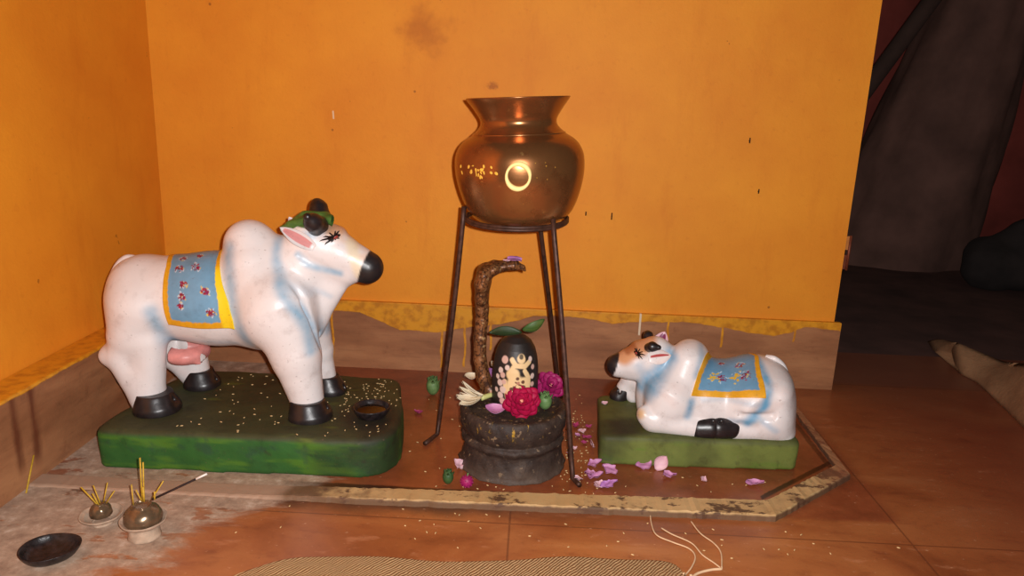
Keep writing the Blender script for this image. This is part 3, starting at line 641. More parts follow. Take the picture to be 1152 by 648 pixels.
# ================================================================== POT ON ITS STAND
YP = 1.33; S = 1/626.0
pc = P(584.5, 182, YP)
prof_px = [(256, 0), (255.5, 16), (253, 30), (249, 42), (244, 51), (238, 57), (230, 61.5), (220, 65.5), (208, 69), (195, 71.5), (182, 72), (172, 70.5), (163, 66), (157, 60), (153, 53.5), (151.5, 51.5), (150.5, 51.5), (149.5, 49.5), (146, 45.5), (142, 42.5), (138, 41.8), (134, 43), (129, 46), (123, 50), (117, 54.5), (114, 56.5), (112.6, 57), (112.2, 56.2)]
inner = [(113.5, 55), (118, 52), (124, 48), (130, 44), (138, 40), (146, 43.5), (153, 51), (163, 64), (182, 70), (208, 67), (230, 59), (246, 42), (252, 20), (253, 0)]
prof = [(r*S, (182-y)*S) for y, r in prof_px+inner]
def refine(pr, n=3):
    pts = smooth_path([np.array([a, b, 0]) for a, b in pr], n); return [(max(q[0], 0), q[1]) for q in pts]
prof = refine(prof_px and prof[:len(prof_px)], 3)+refine(prof[len(prof_px):], 2)
tilt = rotm('Y', -3.6)
pot = thing('brass_pot', 'round brass water pot with flared rim resting on the iron tripod', 'pot', pc+(0, 0, -.119))
k = Mat('aged_brass'); n = k.noise(22, 6, .7); n2 = k.noise(5, 3)
c = k.ramp(n2, [(.3, L(144, 92, 54)), (.7, L(168, 114, 68))]); c = k.mix(k.mul(k.step(n, .5, .72), .45), c, L(110, 58, 30))
c = k.mix(k.mul(k.step(k.add(k.z, k.mul(k.noise(20, 4), .02)), .034, .012), .85), c, L(52, 32, 22))
c = k.mix(k.mul(k.step(k.noise(75, 3), .68, .72), .6), c, L(200, 150, 90))
k.bump(k.noise(300, 2, .5, k.vec((.05, .05, 1))), .06, .001); k.fin(c, k.add(.19, k.mul(n, .14)), .78, .5)
v, f = lathe(prof, pc, 96); pv = rot_about(v, pc, tilt); vessel = obj('vessel', (pv, f), k.m, pot)
PB = BVHTree.FromPolygons([tuple(q) for q in pv], [tuple(q) for q in f])
def on_pot(x, y):
    d = _ray(x, y); h = PB.ray_cast(Vector(CC), Vector(d).normalized()); return np.array(h[0]), np.array(h[1])
# flash reflection modelled as a pale ring on the belly, and dabs of paste
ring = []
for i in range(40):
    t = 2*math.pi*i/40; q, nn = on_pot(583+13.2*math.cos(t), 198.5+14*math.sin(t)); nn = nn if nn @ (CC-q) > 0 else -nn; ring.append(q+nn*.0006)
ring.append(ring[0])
paste = plain('flash_glint_cream', L(255, 226, 150), .6, var=.08, scale=120)  # ring colour only; the bright flash glint is put into this cream
obj('glint_ring', tube(ring, [.0034+.0012*math.sin(i*.31+4) for i in range(41)], 10, False), paste, pot, label='pale yellow ring modelled as the flash reflection on the belly')
dabs = []
for i in range(30):
    x, y = (random.gauss(538, 10), random.gauss(191, 6)) if i < 24 else (random.uniform(600, 640), random.uniform(180, 235))
    q, nn = on_pot(min(max(x, 518), 645), y); nn = nn if nn @ (CC-q) > 0 else -nn; r = random.uniform(.0014, .0042) if i < 24 else .001
    r2 = r*random.uniform(.4, .8); tw = rotm('Z', random.uniform(0, 180)); zx = np.array(Vector(nn).to_track_quat('Z', 'Y').to_matrix()); dabs.append(ball(q, (r, r2, .0006), 9, 5, zx @ tw))
M_tur = plain('turmeric_paste', L(226, 172, 60), .7)
for dvf in dabs: obj('paste_dab', dvf, M_tur, pot)

M_iron = plain('rusty_iron', L(72, 46, 36), .5, .35, .5, 90, bump=.5)
rc = np.array([pc[0]-.001, YP, P(583, 244, YP)[2]]); RR = .0915; rt = rotm('X', 3.0) @ rotm('Y', -1.0)
stand = thing('tripod_stand', 'thin rusty iron tripod stand holding up the brass pot', 'stand', (rc[0], YP, 0))
rp = [rc+rt @ np.array([RR*math.cos(a), RR*math.sin(a), 0]) for a in np.linspace(0, 2*math.pi, 65)]
rp2 = [q+np.array([0, 0, -.0045]) for q in rp]
obj('ring', join(tube(rp, .0032, 10, False), tube(rp2, .0032, 10, False)), M_iron, stand)
fl, fr, fb = Zp(493, 488, .004), Zp(645, 538, .004), np.array([.074, 1.56, .004])
tops = [P(522, 236, 1.315), P(622, 250, 1.262), P(607, 250, 1.40)]
def leg(top, foot, toe, wiggle):
    pts = [top+(0, 0, .006)]
    for t in np.linspace(.06, 1, 12): pts.append(top*(1-t)+foot*t+np.array([wiggle*math.sin(t*4), 0, 0]))
    pts.append(foot*.3+toe*.7); pts.append(toe); return obj('leg', tube(pts, .0046, 10), M_iron, stand)
leg(tops[0], fl, Zp(478, 499, .004), .002); leg(tops[1], fr, Zp(652, 546, .004), .0015); leg(tops[2], fb, fb+(.004, .03, 0), .001)

# ================================================================== LINGAM, PEDESTAL, COBRA
PC = np.array([-.024, 1.262, 0]); HP = .112; RP = .098
k = Mat('oily_black_stone'); n = k.noise(30, 6, .7); c = k.ramp(n, [(.3, L(34, 24, 21)), (.55, L(60, 46, 39)), (.8, L(92, 74, 60))])
c = k.mix(k.mul(k.step(k.noise(90, 4), .62, .68), .6), c, L(150, 124, 96))
c = k.mix(k.mul(k.mul(k.step(k.noise(120, 5, .7, k.vec((1, 1, .4))), .60, .68), k.step(k.z, .075, .095)), .8), c, L(186, 142, 44))
c = k.mix(k.mul(k.step(k.z, .03, .004), .5), c, L(96, 78, 66)); k.bump(n, .7, .005); k.fin(c, .62, 0, .35)
jt = lambda th, z: (.0008*math.sin(5*th+z*60)+.0009*math.sin(11*th-z*130))+.001*math.sin(23*th+z*210)
pp = [(.0, 0), (.092, 0), (.095, .006), (.0925, .02), (.089, .036), (.0885, .045), (.092, .050), (.0945, .055), (.093, .060), (.089, .064), (.092, .070), (.0965, .082), (RP, .095), (RP-.001, .104), (RP-.005, HP-.001), (RP-.011, HP), (RP-.016, HP-.003), (RP-.022, HP-.008), (.05, HP-.009), (0, HP-.008)]
ped = obj('stone_pedestal', lathe(refine(pp, 3), PC, 80, jt), k.m, loc=PC); tag(ped, 'round dark stone pedestal with a carved groove under the flowers', 'pedestal')
HT = HP-.009
LC = np.array([P(579, 440, 1.285)[0], 1.285, HT]); u = 1/606.0
lg = [(0, -.002), (.041, -.002), (.0425, .02), (.0425, .045), (.0415, .075), (.039, .095), (.0345, .112), (.027, .125), (.016, .1335), (.006, .1365), (0, .137)]
LS = Sculpt(LC-(.06, .06, .01), LC+(.06, .06, .16), .0011)
sl, q = LS.block(LS.lo, LS.lo+LS.h*LS.n); rr = np.linalg.norm(q[..., :2]-LC[:2], axis=-1); zz = q[..., 2]-LC[2]
zs = np.array([a[1] for a in lg[1:]]); rs = np.array([a[0] for a in lg[1:]])
LS.d = np.maximum(np.maximum(rr-np.interp(zz, zs, rs), zz-.137), -zz)
LV, LF = LS.mesh()
def ling_paint(V):
    col = np.tile(A(*L(34, 27, 25)), (len(V), 1))*(.7+.6*dust(V, 70))[:, None]; CR = L(226, 192, 142); WH = L(214, 188, 176)
    front = V[:, 1] < LC[1]+.005; g = np.random.default_rng(4)
    th = np.arctan2(V[:, 0]-LC[0], -(V[:, 1]-LC[1]))*.042; Q = np.c_[th, V[:, 2]-LC[2]]; n = dust(V, 150)
    def m2(px_, py_): return np.array([(px_-579)*u*1.02, (440-py_)*u*1.03+.004])
    def dot(px_, py_, r, c, a=1): nonlocal col; d = np.linalg.norm(Q-m2(px_, py_), axis=1); col = lay(col, (1-sst(d+.002*(n-.5), r*u*.75, r*u*1.1))*front*a, c)
    def line(pts, w_, c, a=1):
        nonlocal col; d = seg_d(Q, [m2(*t) for t in pts], (0, 1)); col = lay(col, (1-sst(d+.002*(n-.5), w_*u*.6, w_*u))*front*a, c)
    # cream paste figure: head, arm band, rounded body outlined by strokes
    for x, y, r in ((581, 412, 12), (577, 400, 8), (585, 420, 11), (577, 423, 9), (590, 410, 8)): dot(x, y, r, CR)
    line([(575, 384), (580, 390), (590, 391), (596, 387)], 3.4, CR); line([(590, 396), (595, 404), (594, 418), (587, 428)], 3, CR); line([(568, 408), (570, 420), (577, 429)], 3, CR); line([(577, 392), (573, 400)], 3, CR)
    dot(586, 383, 5.5, CR); dot(586, 381, 3, L(90, 74, 52)); 
    for x, y in ((582, 404), (588, 408), (579, 414), (585, 416), (576, 416), (590, 416)): dot(x, y, 2.2, L(96, 62, 44))
    line([(580, 408), (584, 411), (590, 413)], 1.1, L(110, 74, 50)); dot(583, 409, 2, L(176, 120, 96))
    for x, y, r in ((566, 385, 4.5), (562, 397, 3.5), (565, 402, 3.5), (562, 411, 4), (566, 418, 4.2), (563, 425, 4), (566, 431, 4), (598, 384, 3), (601, 393, 3), (600, 403, 3.2), (600, 412, 3), (598, 420, 3), (573, 431, 3.5), (583, 433, 3.5), (591, 430, 4), (570, 393, 3), (567, 409, 3), (595, 428, 3.5), (558, 405, 3), (557, 420, 3)): dot(x, y, r, WH if g.random() < .8 else L(206, 166, 152))
    return col
k = Mat('painted_black_lingam'); k.bump(k.noise(150, 4), .3, .001); k.fin(k.attr(), .5)
tag(obj('shiva_lingam', (LV, LF), k.m, col=ling_paint(LV)), 'black domed stone lingam painted with a cream paste figure and dots', 'lingam')

# cobra
YS = 1.297; m = 1/606.0; cb = Sculpt(P(520, 460, 1.22), P(610, 280, 1.38), .0015)
base = P(551, 441, YS); base[2] = HT+.002
chain = [(551, 440, 8.5), (544, 425, 8.0), (540, 405, 7.2), (540, 380, 7.2), (542, 360, 7.0), (543, 345, 7.0)]
pts = [(P(x, y, YS), r*m) for x, y, r in chain]
for (a, r1), (b_, r2) in zip(pts[:-1], pts[1:]): cb.cone(a, b_, r1, r2, .004)
hood = [(542, 350, 7.2, 1.0), (542, 335, 7.6, 1.7), (543, 318, 9.0, 2.6), (546, 306, 9.0, 2.6), (556, 301, 7.5, 2.0), (567, 299, 5.5, 1.5)]
for a, b_ in zip(hood[:-1], hood[1:]): cb.cone(P(a[0], a[1], YS), P(b_[0], b_[1], YS), a[2]*m, b_[2]*m, .004, (a[3]+b_[3])/2)
cb.cone(P(567, 299, YS), P(578, 298, YS), 5.5*m, 5.6*m, .004, 1.5); cb.cone(P(578, 298, YS), P(588, 301, YS), 5.4*m, 3.0*m, .004, 1.3); cb.cone(P(588, 301, YS), P(590.5, 304, YS), 2.6*m, 1.6*m, .003)
cb.cone(P(551, 440, YS), P(560, 444, YS-.01), 8.5*m, 6*m, .004); cb.cone(P(551, 440, YS), P(541, 446, YS-.004), 8.5*m, 5*m, .004)
cb.floor(HT-.001)
CV, CF = cb.mesh()
k = Mat('tarnished_copper_scales'); vz = k.vor(240, k.vec((1, 1, .8))); n = k.noise(40, 5)
c = k.ramp(n, [(.3, L(86, 52, 30)), (.7, L(150, 98, 58))]); c = k.mix(k.mul(k.step(vz, .52, .66), .85), c, L(58, 32, 20)); c = k.mix(k.mul(k.step(k.noise(110, 3), .6, .68), .6), c, L(206, 170, 120))
k.bump(vz, .35, .001); k.fin(c, .42, .35, .5)
snake = thing('cobra_figure', 'tall copper cobra figure with spread hood rearing over the lingam', 'figurine', tuple(base)); obj('body', (CV, CF), k.m, snake)
for sy in (-1, 1): obj('eye', ball(P(582, 297.5, YS+sy*.0088), .0018), M_eye, snake)

# ================================================================== OFFERINGS: flowers, leaves, petals
def leaf_mesh(ln, wid, cup=.15, bend=.2, nu=10, nv=6, th=.0006, blunt=.8, fold=0.0):
    V = []
    for layer in (1, -1):
        for i in range(nu+1):
            t = i/nu; w_ = wid*max(.02, math.sin(math.pi*(.04+.95*t))**blunt)
            for j in range(nv+1): s = j/nv*2-1; V.append((ln*(t-.5), w_*s, cup*wid*s*s+bend*ln*(t-.5)**2+fold*abs(s)*wid+layer*th+.0004*math.sin(9*t+5*s)))
    F = []; N = (nu+1)*(nv+1)
    for i in range(nu):
        for j in range(nv):
            q = [i*(nv+1)+j, (i+1)*(nv+1)+j, (i+1)*(nv+1)+j+1, i*(nv+1)+j+1]; F.append(q); F.append([a+N for a in q[::-1]])
    rim = [j for j in range(nv+1)]+[i*(nv+1)+nv for i in range(1, nu+1)]+[nu*(nv+1)+j for j in range(nv-1, -1, -1)]+[i*(nv+1) for i in range(nu-1, 0, -1)]
    for a, b_ in zip(rim, rim[1:]+rim[:1]): F.append([a, b_, b_+N, a+N][::-1])
    return np.array(V), F
def petal_mat(name, c1, c2, rough=.55):
    k = Mat(name); n = k.noise(70, 4, .6, k.vec((.4, 1.5, 1))); k.bump(n, .2, .001); k.put(k.b.inputs['Subsurface Weight'], .0)
    return k.fin(k.ramp(n, [(.3, c1), (.7, c2)]), rough)
PM = {'pink': petal_mat('pink_petal', L(176, 102, 154), L(208, 148, 186)), 'pale': petal_mat('pale_pink_petal', L(214, 160, 178), L(232, 194, 198)), 'magenta': petal_mat('magenta_petal', L(150, 40, 92), L(188, 70, 120)),
      'violet': petal_mat('violet_petal', L(160, 100, 165), L(190, 132, 190)), 'white': petal_mat('white_petal', L(214, 196, 166), L(228, 214, 186)), 'crimson': petal_mat('crimson_petal', L(146, 6, 50), L(198, 14, 78)),
      'rose': petal_mat('rose_petal', L(140, 14, 78), L(178, 32, 104)), 'green': petal_mat('green_leaf', L(44, 74, 30), L(78, 104, 44)), 'lime': petal_mat('lime_leaf', L(110, 130, 50), L(150, 158, 80)), 'dark': petal_mat('dark_green_leaf', L(26, 44, 24), L(46, 66, 32))}
def ragged(vf, g=random):
    v = np.array(vf[0]); L_ = np.abs(v[:, 0]).max(); W_ = np.abs(v[:, 1]).max(); a, b, c_ = [g.uniform(0, 6) for _ in range(3)]; sk = g.uniform(-.5, .5)
    t = v[:, 0]/L_; e = v[:, 1]/W_
    v[:, 1] *= 1+.22*np.sin(5*t+a)*np.abs(e)+.12*np.sin(11*t+b); v[:, 1] += sk*W_*(t*t); v[:, 0] *= 1+.16*np.sin(6*e+c_)*(t > 0); v[:, 2] += .22*W_*np.sin(4*e+a)*np.sin(3*t+b)
    return v, vf[1]
def place(name, vf, mat, pos, yaw=0, rx=0, ry=0, label=None, cat=None, group=None, parent=None):
    M = rotm('Z', yaw) @ rotm('Y', ry) @ rotm('X', rx); v = np.array(vf[0]) @ M.T
    pos = np.array(pos, float)
    if parent is None: v = v-np.array([0, 0, v[:, 2].min()])     # rests on what carries it
    o = obj(name, (v+pos, vf[1]), mat, parent, loc=None if parent is not None else pos)
    if label: tag(o, label, cat, group)
    return o
HEAP = ('pink petal in the small heap between the tripod foot and the calf plinth', 'heap of pink petals')
BITS = ('magenta petal scrap on the strip of floor between pedestal and calf plinth', 'magenta scraps beside the pedestal')
pet = [ # px, py, z, kind, length px, yaw, rx, ry, label, group
 (668, 523, 0, 'pink', 18, 20, 8, -14)+HEAP, (687, 531, 0, 'pink', 22, -40, 10, 12)+HEAP, (668, 537, 0, 'pink', 22, 165, -8, 10)+HEAP, (674, 547, 0, 'pale', 18, 60, 12, 8)+HEAP, (684, 548, 0, 'violet', 20, 15, 10, -16)+HEAP, (663, 534, .003, 'pink', 14, 100, 8, 4)+HEAP,
 (650, 540, 0, 'pale', 16, 110, 12, 10, 'pale pink petal touching the right foot of the iron tripod', None),
 (725, 526, 0, 'pink', 22, 10, 22, -8, 'curled pink petal left of the petal propped on the calf plinth', None),
 (751, 536, 0, 'pink', 18, 25, 6, 8, 'flat pink petal in front of the petal propped on the calf plinth', None),
 (791, 541, 0, 'pale', 11, 60, 30, 0, 'tiny folded pink petal on floor before middle of calf plinth', None),
 (848, 545, 0, 'pink', 22, 175, 6, 6, 'lone pink petal on the floor nearest the kerb corner', None),
 (647, 480, 0, 'magenta', 14, 70, 12, 0)+BITS, (655, 486, 0, 'pale', 12, 20, 12, 0)+BITS, (660, 493, 0, 'magenta', 14, 160, 10, 6)+BITS, (650, 491, 0, 'pink', 11, 120, 8, 6)+BITS, (662, 481, 0, 'magenta', 10, 30, 14, 6)+BITS, (657, 499, 0, 'magenta', 9, 10, 8, 6)+BITS,
 (640, 512, 0, 'pale', 12, 100, 20, 10, 'pale petal lying against the right side of the dark stone pedestal', None),
 (646, 505, 0, 'pale', 9, 10, 10, 0, 'tiny pale petal just right of the front tripod leg', None),
 (471, 465, 0, 'magenta', 15, 150, 10, 8, 'small magenta petal on the floor beside the cow plinth', None),
 (516, 526, 0, 'pale', 20, 65, 35, 0, 'curved pale petal leaning at the left foot of the stone pedestal', None),
]
for x, y, z, kd, ln, yw, rx, ry, lab, grp in pet:
    l_ = ln/680; place('petal', ragged(leaf_mesh(l_*1.05, l_*.33, .3, .35, 14, 8, .0006, 1.25)), PM[kd], Zp(x, y, z)+(0, 0, .0004), yw, rx, ry, lab, 'petal', grp)
q = Zp(741, 521, 0); q[1] = 1.255; place('petal', leaf_mesh(.032, .0125, .3, .3), PM['pale'], q, 15, 62, -55, 'pale pink petal propped upright against front of calf plinth', 'petal')
q = np.array([.128, 1.33, 0]); place('petal', leaf_mesh(.034, .008, .3, .2), PM['pale'], q, 95, 70, 8, 'pale petal standing against the left end of the calf plinth', 'petal')
place('petal', leaf_mesh(.013, .006, .4, .5), PM['pale'], Zp(696, 452, CALF_Z)*0+Zp(680, 455, CALF_Z)+(0, 0, .0005), 10, 5, 0, 'small pale petal lying on the back corner of the calf plinth', 'petal')
# on the pedestal
ZT = HP
PEDB = BVHTree.FromPolygons([tuple(v_.co+ped.location) for v_ in ped.data.vertices], [tuple(f_.vertices) for f_ in ped.data.polygons])
def on_ped(x, y, lift=.002):
    p_ = Zp(x, y, HP-.004); h = PEDB.ray_cast(Vector((p_[0], p_[1], .5)), Vector((0, 0, -1))); z = h[0][2] if h[0] else HP; return np.array([p_[0], p_[1], z+lift])
for x, y, kd, ln, yw, rx, ry, lab in [(558, 461, 'pink', 24, 5, 14, 0, 'large pink petal on the pedestal edge left of the crimson flower'), (573, 443, 'pale', 18, 60, 14, -20, 'pale pink petal between the crimson flower and the lingam'),
        (530, 428, 'white', 17, 20, 18, 0, 'white petal at the left back of the pedestal behind the cobra'), (550, 428, 'violet', 19, 80, 60, 0, 'violet petal standing between cobra and lingam'), (553, 416, 'white', 13, 80, 60, 0, 'cream petal tucked above the violet one behind cobra'),
        (581, 447, 'magenta', 12, 120, 10, -20, 'dark pink petal scrap tucked under the crimson flower')]:
    l_ = ln/620; place('petal', leaf_mesh(l_, l_*.36, .35, .5), PM[kd], on_ped(x, y), yw, rx, ry, lab, 'petal')
q = P(577, 294, YS); place('petal', leaf_mesh(.026, .0085, -.6, -.4), PM['violet'], P(579, 293.5, YS)-(0, 0, .001), 4, 0, 4, 'violet petal laid on top of the cobra head', 'petal')
place('petal', leaf_mesh(.014, .006, -.6, -.3), PM['pale'], P(570, 295, YS)-(0, 0, .001), 170, 0, 8, 'tiny pale petal on the neck of the cobra behind its violet petal', 'petal')
# leaves
for x, y, z, kd, ln, wd, yw, rx, ry, lab in [(557, 441, None, 'lime', 26, .011, 150, 34, -14, 'light green leaf at the foot of the cobra'), (604, 438, None, 'lime', 26, .008, 20, 20, -10, 'olive leaf blade behind the round green bud on the pedestal')]:
    place('leaf', leaf_mesh(ln/610, wd, .2, .3), PM[kd], on_ped(x, y), yw, rx, ry, lab, 'leaf')
top = LC+(0, 0, .137)
place('leaf', leaf_mesh(.060, .0095, .3, -.5), PM['dark'], P(568, 371, 1.272)-(0, 0, .012), 172, -48, 6, 'dark green leaf drooping left from the top of the lingam', 'leaf')
place('leaf', leaf_mesh(.044, .010, .3, .6), PM['green'], P(602, 362, 1.283)-(0, 0, .017), 8, 40, -28, 'green leaf pointing up to the right on top of the lingam', 'leaf')

def flower(name, label, pos, face, rad, mat, layers, centre, calyx=True):
    """double flower: rings of petals about the axis «face», a yellow-red eye, a green calyx behind"""
    t = thing(name, label, 'flower', tuple(pos)); z = np.array(face, float); z /= np.linalg.norm(z); Q = np.array(Vector(z).to_track_quat('Z', 'Y').to_matrix())
    first = None; pos = np.array(pos)
    base = leaf_mesh(1.0, .40, .22, .3, 8, 6, .012, .5); b0 = base[0]+np.array([.5, 0, 0]); n = 0
    for li, (cnt, l_, el, off) in enumerate(layers):
        for i in range(cnt):
            a = 360*i/cnt+li*17+random.uniform(-7, 7); sc = rad*l_*random.uniform(.9, 1.08)
            Mx = Matrix.Rotation(R(a), 3, 'Z') @ Matrix.Rotation(-R(el+random.uniform(-8, 8)), 3, 'Y') @ Matrix.Rotation(R(random.uniform(-14, 14)), 3, 'X')
            W = Matrix(Q.tolist()) @ Mx
            if first is None:
                me = bpy.data.meshes.new('petal'); me.from_pydata(b0.tolist(), [], base[1]); me.polygons.foreach_set('use_smooth', [True]*len(me.polygons)); me.materials.append(mat); first = me
            o = bpy.data.objects.new('petal', first); COL.objects.link(o); o.parent = t
            o.matrix_local = Matrix.Translation(Vector(z*off*rad)) @ W.to_4x4() @ Matrix.Diagonal((sc, sc, sc, 1)); n += 1
    obj('flower_eye', join(*[ball(pos+z*rad*.16+Q @ np.array([math.cos(a), math.sin(a), 0])*rad*.09, rad*.045, 8, 6) for a in np.linspace(0, 6.28, 8)[:-1]], ball(pos+z*rad*.13, rad*.09, 10, 6)), centre, t, label='pale yellow centre')
    if calyx: obj('calyx', ball(pos-z*rad*.28, (rad*.24, rad*.24, rad*.22), 12, 8, Q), PM['green'], t)
    return t
EYE = plain('flower_eye', L(226, 160, 130), .7)
cf = on_ped(588, 460); cfp = P(587, 452, cf[1]-.012)
flower('crimson_flower', 'crimson double flower on the front rim of the stone pedestal', cfp, (-.02, -.78, .6), .034, PM['crimson'], [(9, 1.0, 4, -.1), (8, .92, 14, -.03), (8, .75, 28, .02), (7, .52, 42, .05), (6, .32, 55, .08)], EYE)
flower('magenta_flower', 'magenta double flower behind the iron leg, right of the lingam', P(619, 434, 1.318), (.25, -.6, .7), .030, PM['rose'], [(9, 1.0, 2, -.1), (8, .85, 20, 0), (7, .6, 40, .05), (6, .36, 60, .08)], EYE)
# white flower with a pale tube
wp = on_ped(540, 456, .006); wf = thing('white_flower', 'white flower with a pale green tube lying left on the pedestal', 'flower', tuple(wp))
a, b_ = on_ped(571, 446, .012), on_ped(541, 453, .014); tb = smooth_path([a, (a+b_)/2+(0, 0, .003), b_], 6); obj('flower_tube', tube(tb, np.linspace(.0035, .0052, len(tb)), 10), petal_mat('pale_green_tube', L(186, 188, 110), L(206, 200, 130)), wf, label='pale green tube')
for i, (yw, ry, rx) in enumerate([(178, 4, 10), (200, 0, -20), (156, 6, 24), (190, -22, 0), (168, -30, 14), (215, 10, -10)]):
    M = rotm('Z', yw) @ rotm('Y', ry) @ rotm('X', rx); v, f = leaf_mesh(.047, .0098, .3, .3, 8, 5, .0006, .6); v = (v+(.0225, 0, 0)) @ M.T+b_; v[:, 2] = np.maximum(v[:, 2], HP-.003); obj('petal', (v, f), PM['white'], wf)
# green buds
def bud(name, label, pos, r, hh, n, mat, cat='bud', group=None, spiky=.35):
    t = thing(name, label, cat, tuple(pos), group); pos = np.array(pos)
    obj('bud_core', ball(pos+(0, 0, hh*.5), (r*.8, r*.8, hh*.5), 14, 10), mat, t)
    for i in range(n):
        a = i*137.5; el = 30+58*(i/n); M = rotm('Z', a) @ rotm('Y', -el); v, f = leaf_mesh(hh*.62, r*spiky, .4, .9, 6, 4, .0006, .9); v = (v+(r*.72, 0, 0)) @ M.T; v = v*np.array([.85, .85, 1.0]); v = v+pos+np.array([0, 0, hh*.42]); v[:, 2] = np.maximum(v[:, 2], pos[2]); obj('sepal', (v, f), mat, t)
    return t
GB = petal_mat('green_sepal', L(66, 102, 50), L(120, 150, 92)); GD = petal_mat('dark_sepal', L(40, 72, 36), L(70, 100, 50))
bud('green_bud', 'green leafy bud on the floor behind the left tripod leg', Zp(487, 444, 0), .019, .042, 18, GB)
bud('green_bud', 'small green tuft at the left front foot of the pedestal', Zp(504, 544, 0), .012, .026, 14, GD)
bud('green_bud', 'round pale green bud beside the crimson flower on the pedestal', on_ped(613, 458, .001), .0155, .032, 16, GB)
# round magenta bloom on the floor
bl = thing('magenta_bloom', 'tiny round magenta bloom on the floor in front of the pedestal', 'flower', tuple(Zp(525, 548, 0)))
c0 = Zp(525, 548, 0)+(0, 0, .011); parts = [ball(c0, (.011, .0105, .011), 16, 10)]
for i in range(60):
    zz = 1-2*(i+.5)/60; a = i*2.4; d = np.array([math.cos(a)*math.sqrt(1-zz*zz), math.sin(a)*math.sqrt(1-zz*zz), zz]); parts.append(tube([c0+d*.009, c0+d*.0125], [.0016, .0003], 5)) if zz > -.8 else None
obj('bloom_head', join(*parts), PM['rose'], bl); obj('stem_end', tube([c0+(0, 0, .008), c0+(.002, 0, .016)], .0013, 7), GB, bl)

# rice grains: uncountable
def grains(name, n, pick, label):
    parts = []
    for _ in range(n):
        p_ = pick()
        if p_ is None: continue
        M = rotm('Z', random.uniform(0, 360)); v, f = ball((0, 0, 0), (.0030*random.uniform(.6, 1.1), .0010, .0009), 6, 4, M); parts.append((v+p_+np.array([0, 0, .0008]), f))
    o = obj(name, join(*parts), plain('rice_grain', L(214, 180, 128), .6, var=.2), loc=(0, 0, 0)); tag(o, label, 'rice'); o['kind'] = 'stuff'
def cow_top():
    x, y = (random.gauss(-.31, .05), random.gauss(1.36, .06)) if random.random() < .45 else (random.uniform(-.62, -.24), random.uniform(1.17, 1.44))
    if x > -.25 or y > 1.45 or y < 1.165 or any((x-a)**2+(y-b)**2 < .032**2 for a, b in ((-.66, 1.245), (-.40, 1.25), (-.66, 1.372), (-.395, 1.372), (LAMP_C[0], LAMP_C[1]))): return None
    h = CPB.ray_cast(Vector((x, y, .098)), Vector((0, 0, -1)), .06); return np.array((x, y, h[0][2])) if h[0] else None
cp = bpy.data.objects['plinth']; org = ORG['plinth']; CPB = BVHTree.FromPolygons([tuple(np.array(v_.co)+org) for v_ in cp.data.vertices], [tuple(f_.vertices) for f_ in cp.data.polygons])
grains('rice_grains', 190, cow_top, 'rice grains scattered over the top of the green cow plinth')
def shrine_floor():
    x, y = random.uniform(-.22, .56), random.uniform(1.13, 1.6)
    if random.random() < .35: x, y = random.uniform(.06, .13), random.uniform(1.15, 1.5)
    if (x-PC[0])**2+(y-PC[1])**2 < .104**2 or (.125 < x < .53 and y > 1.245) or y > 1.6 or (x > .42 and y < 1.2): return None
    return np.array((x, y, 0))
grains('rice_grains', 230, shrine_floor, 'rice grains scattered on the red floor round the stone pedestal')
def front_floor(): return np.array((random.uniform(-.2, .7), random.uniform(.97, 1.085), 0)) if random.random() < .8 else np.array((random.uniform(-.45, .2), random.uniform(.96, 1.07), 0))
grains('rice_grains', 40, front_floor, 'few rice grains on the floor in front of the cream kerb')

# ================================================================== LAMPS AND INCENSE
M_soot = plain('sooty_clay', L(36, 29, 30), .36, var=.7, scale=130, bump=.8); M_oil = plain('lamp_oil', L(20, 12, 9), .15, spec=.6)
def lamp(label, c, r, h, wick=False):
    t = thing('oil_lamp', label, 'lamp', tuple(c)); pr = [(0, .0), (r*.62, 0), (r*.85, h*.35), (r, h*.85), (r*1.02, h), (r*.97, h*1.04), (r*.9, h*.95), (r*.72, h*.55), (r*.4, h*.38), (0, h*.34)]
    v, f = lathe(refine(pr, 3), c, 40, lambda th, z: r*.015*math.sin(3*th+1)); return t, obj('bowl', (v, f), M_soot, t)
t, b_ = lamp('dark clay lamp bowl on the cow plinth near its right end', LAMP_C-(0, 0, .001), .034, .020); obj('oil', lathe([(0, .0125), (.026, .0125)], LAMP_C, 32), M_oil, t)
BC = Zp(57, 627, 0); t = thing('oil_lamp', 'black oval lamp bowl on the floor at the lower left', 'lamp', tuple(BC))
r, h = .037, .016; v, f = lathe(refine([(0, 0), (r*.6, 0), (r*.85, h*.4), (r, h), (r*.98, h*1.08), (r*.92, h*.98), (r*.75, h*.5), (r*.4, h*.3), (0, h*.26)], 3), (0, 0, 0), 40, lambda th, z: .0022*math.cos(2*th-.6)+.001*math.sin(3*th)); obj('bowl', (v+BC, f), M_soot, t)

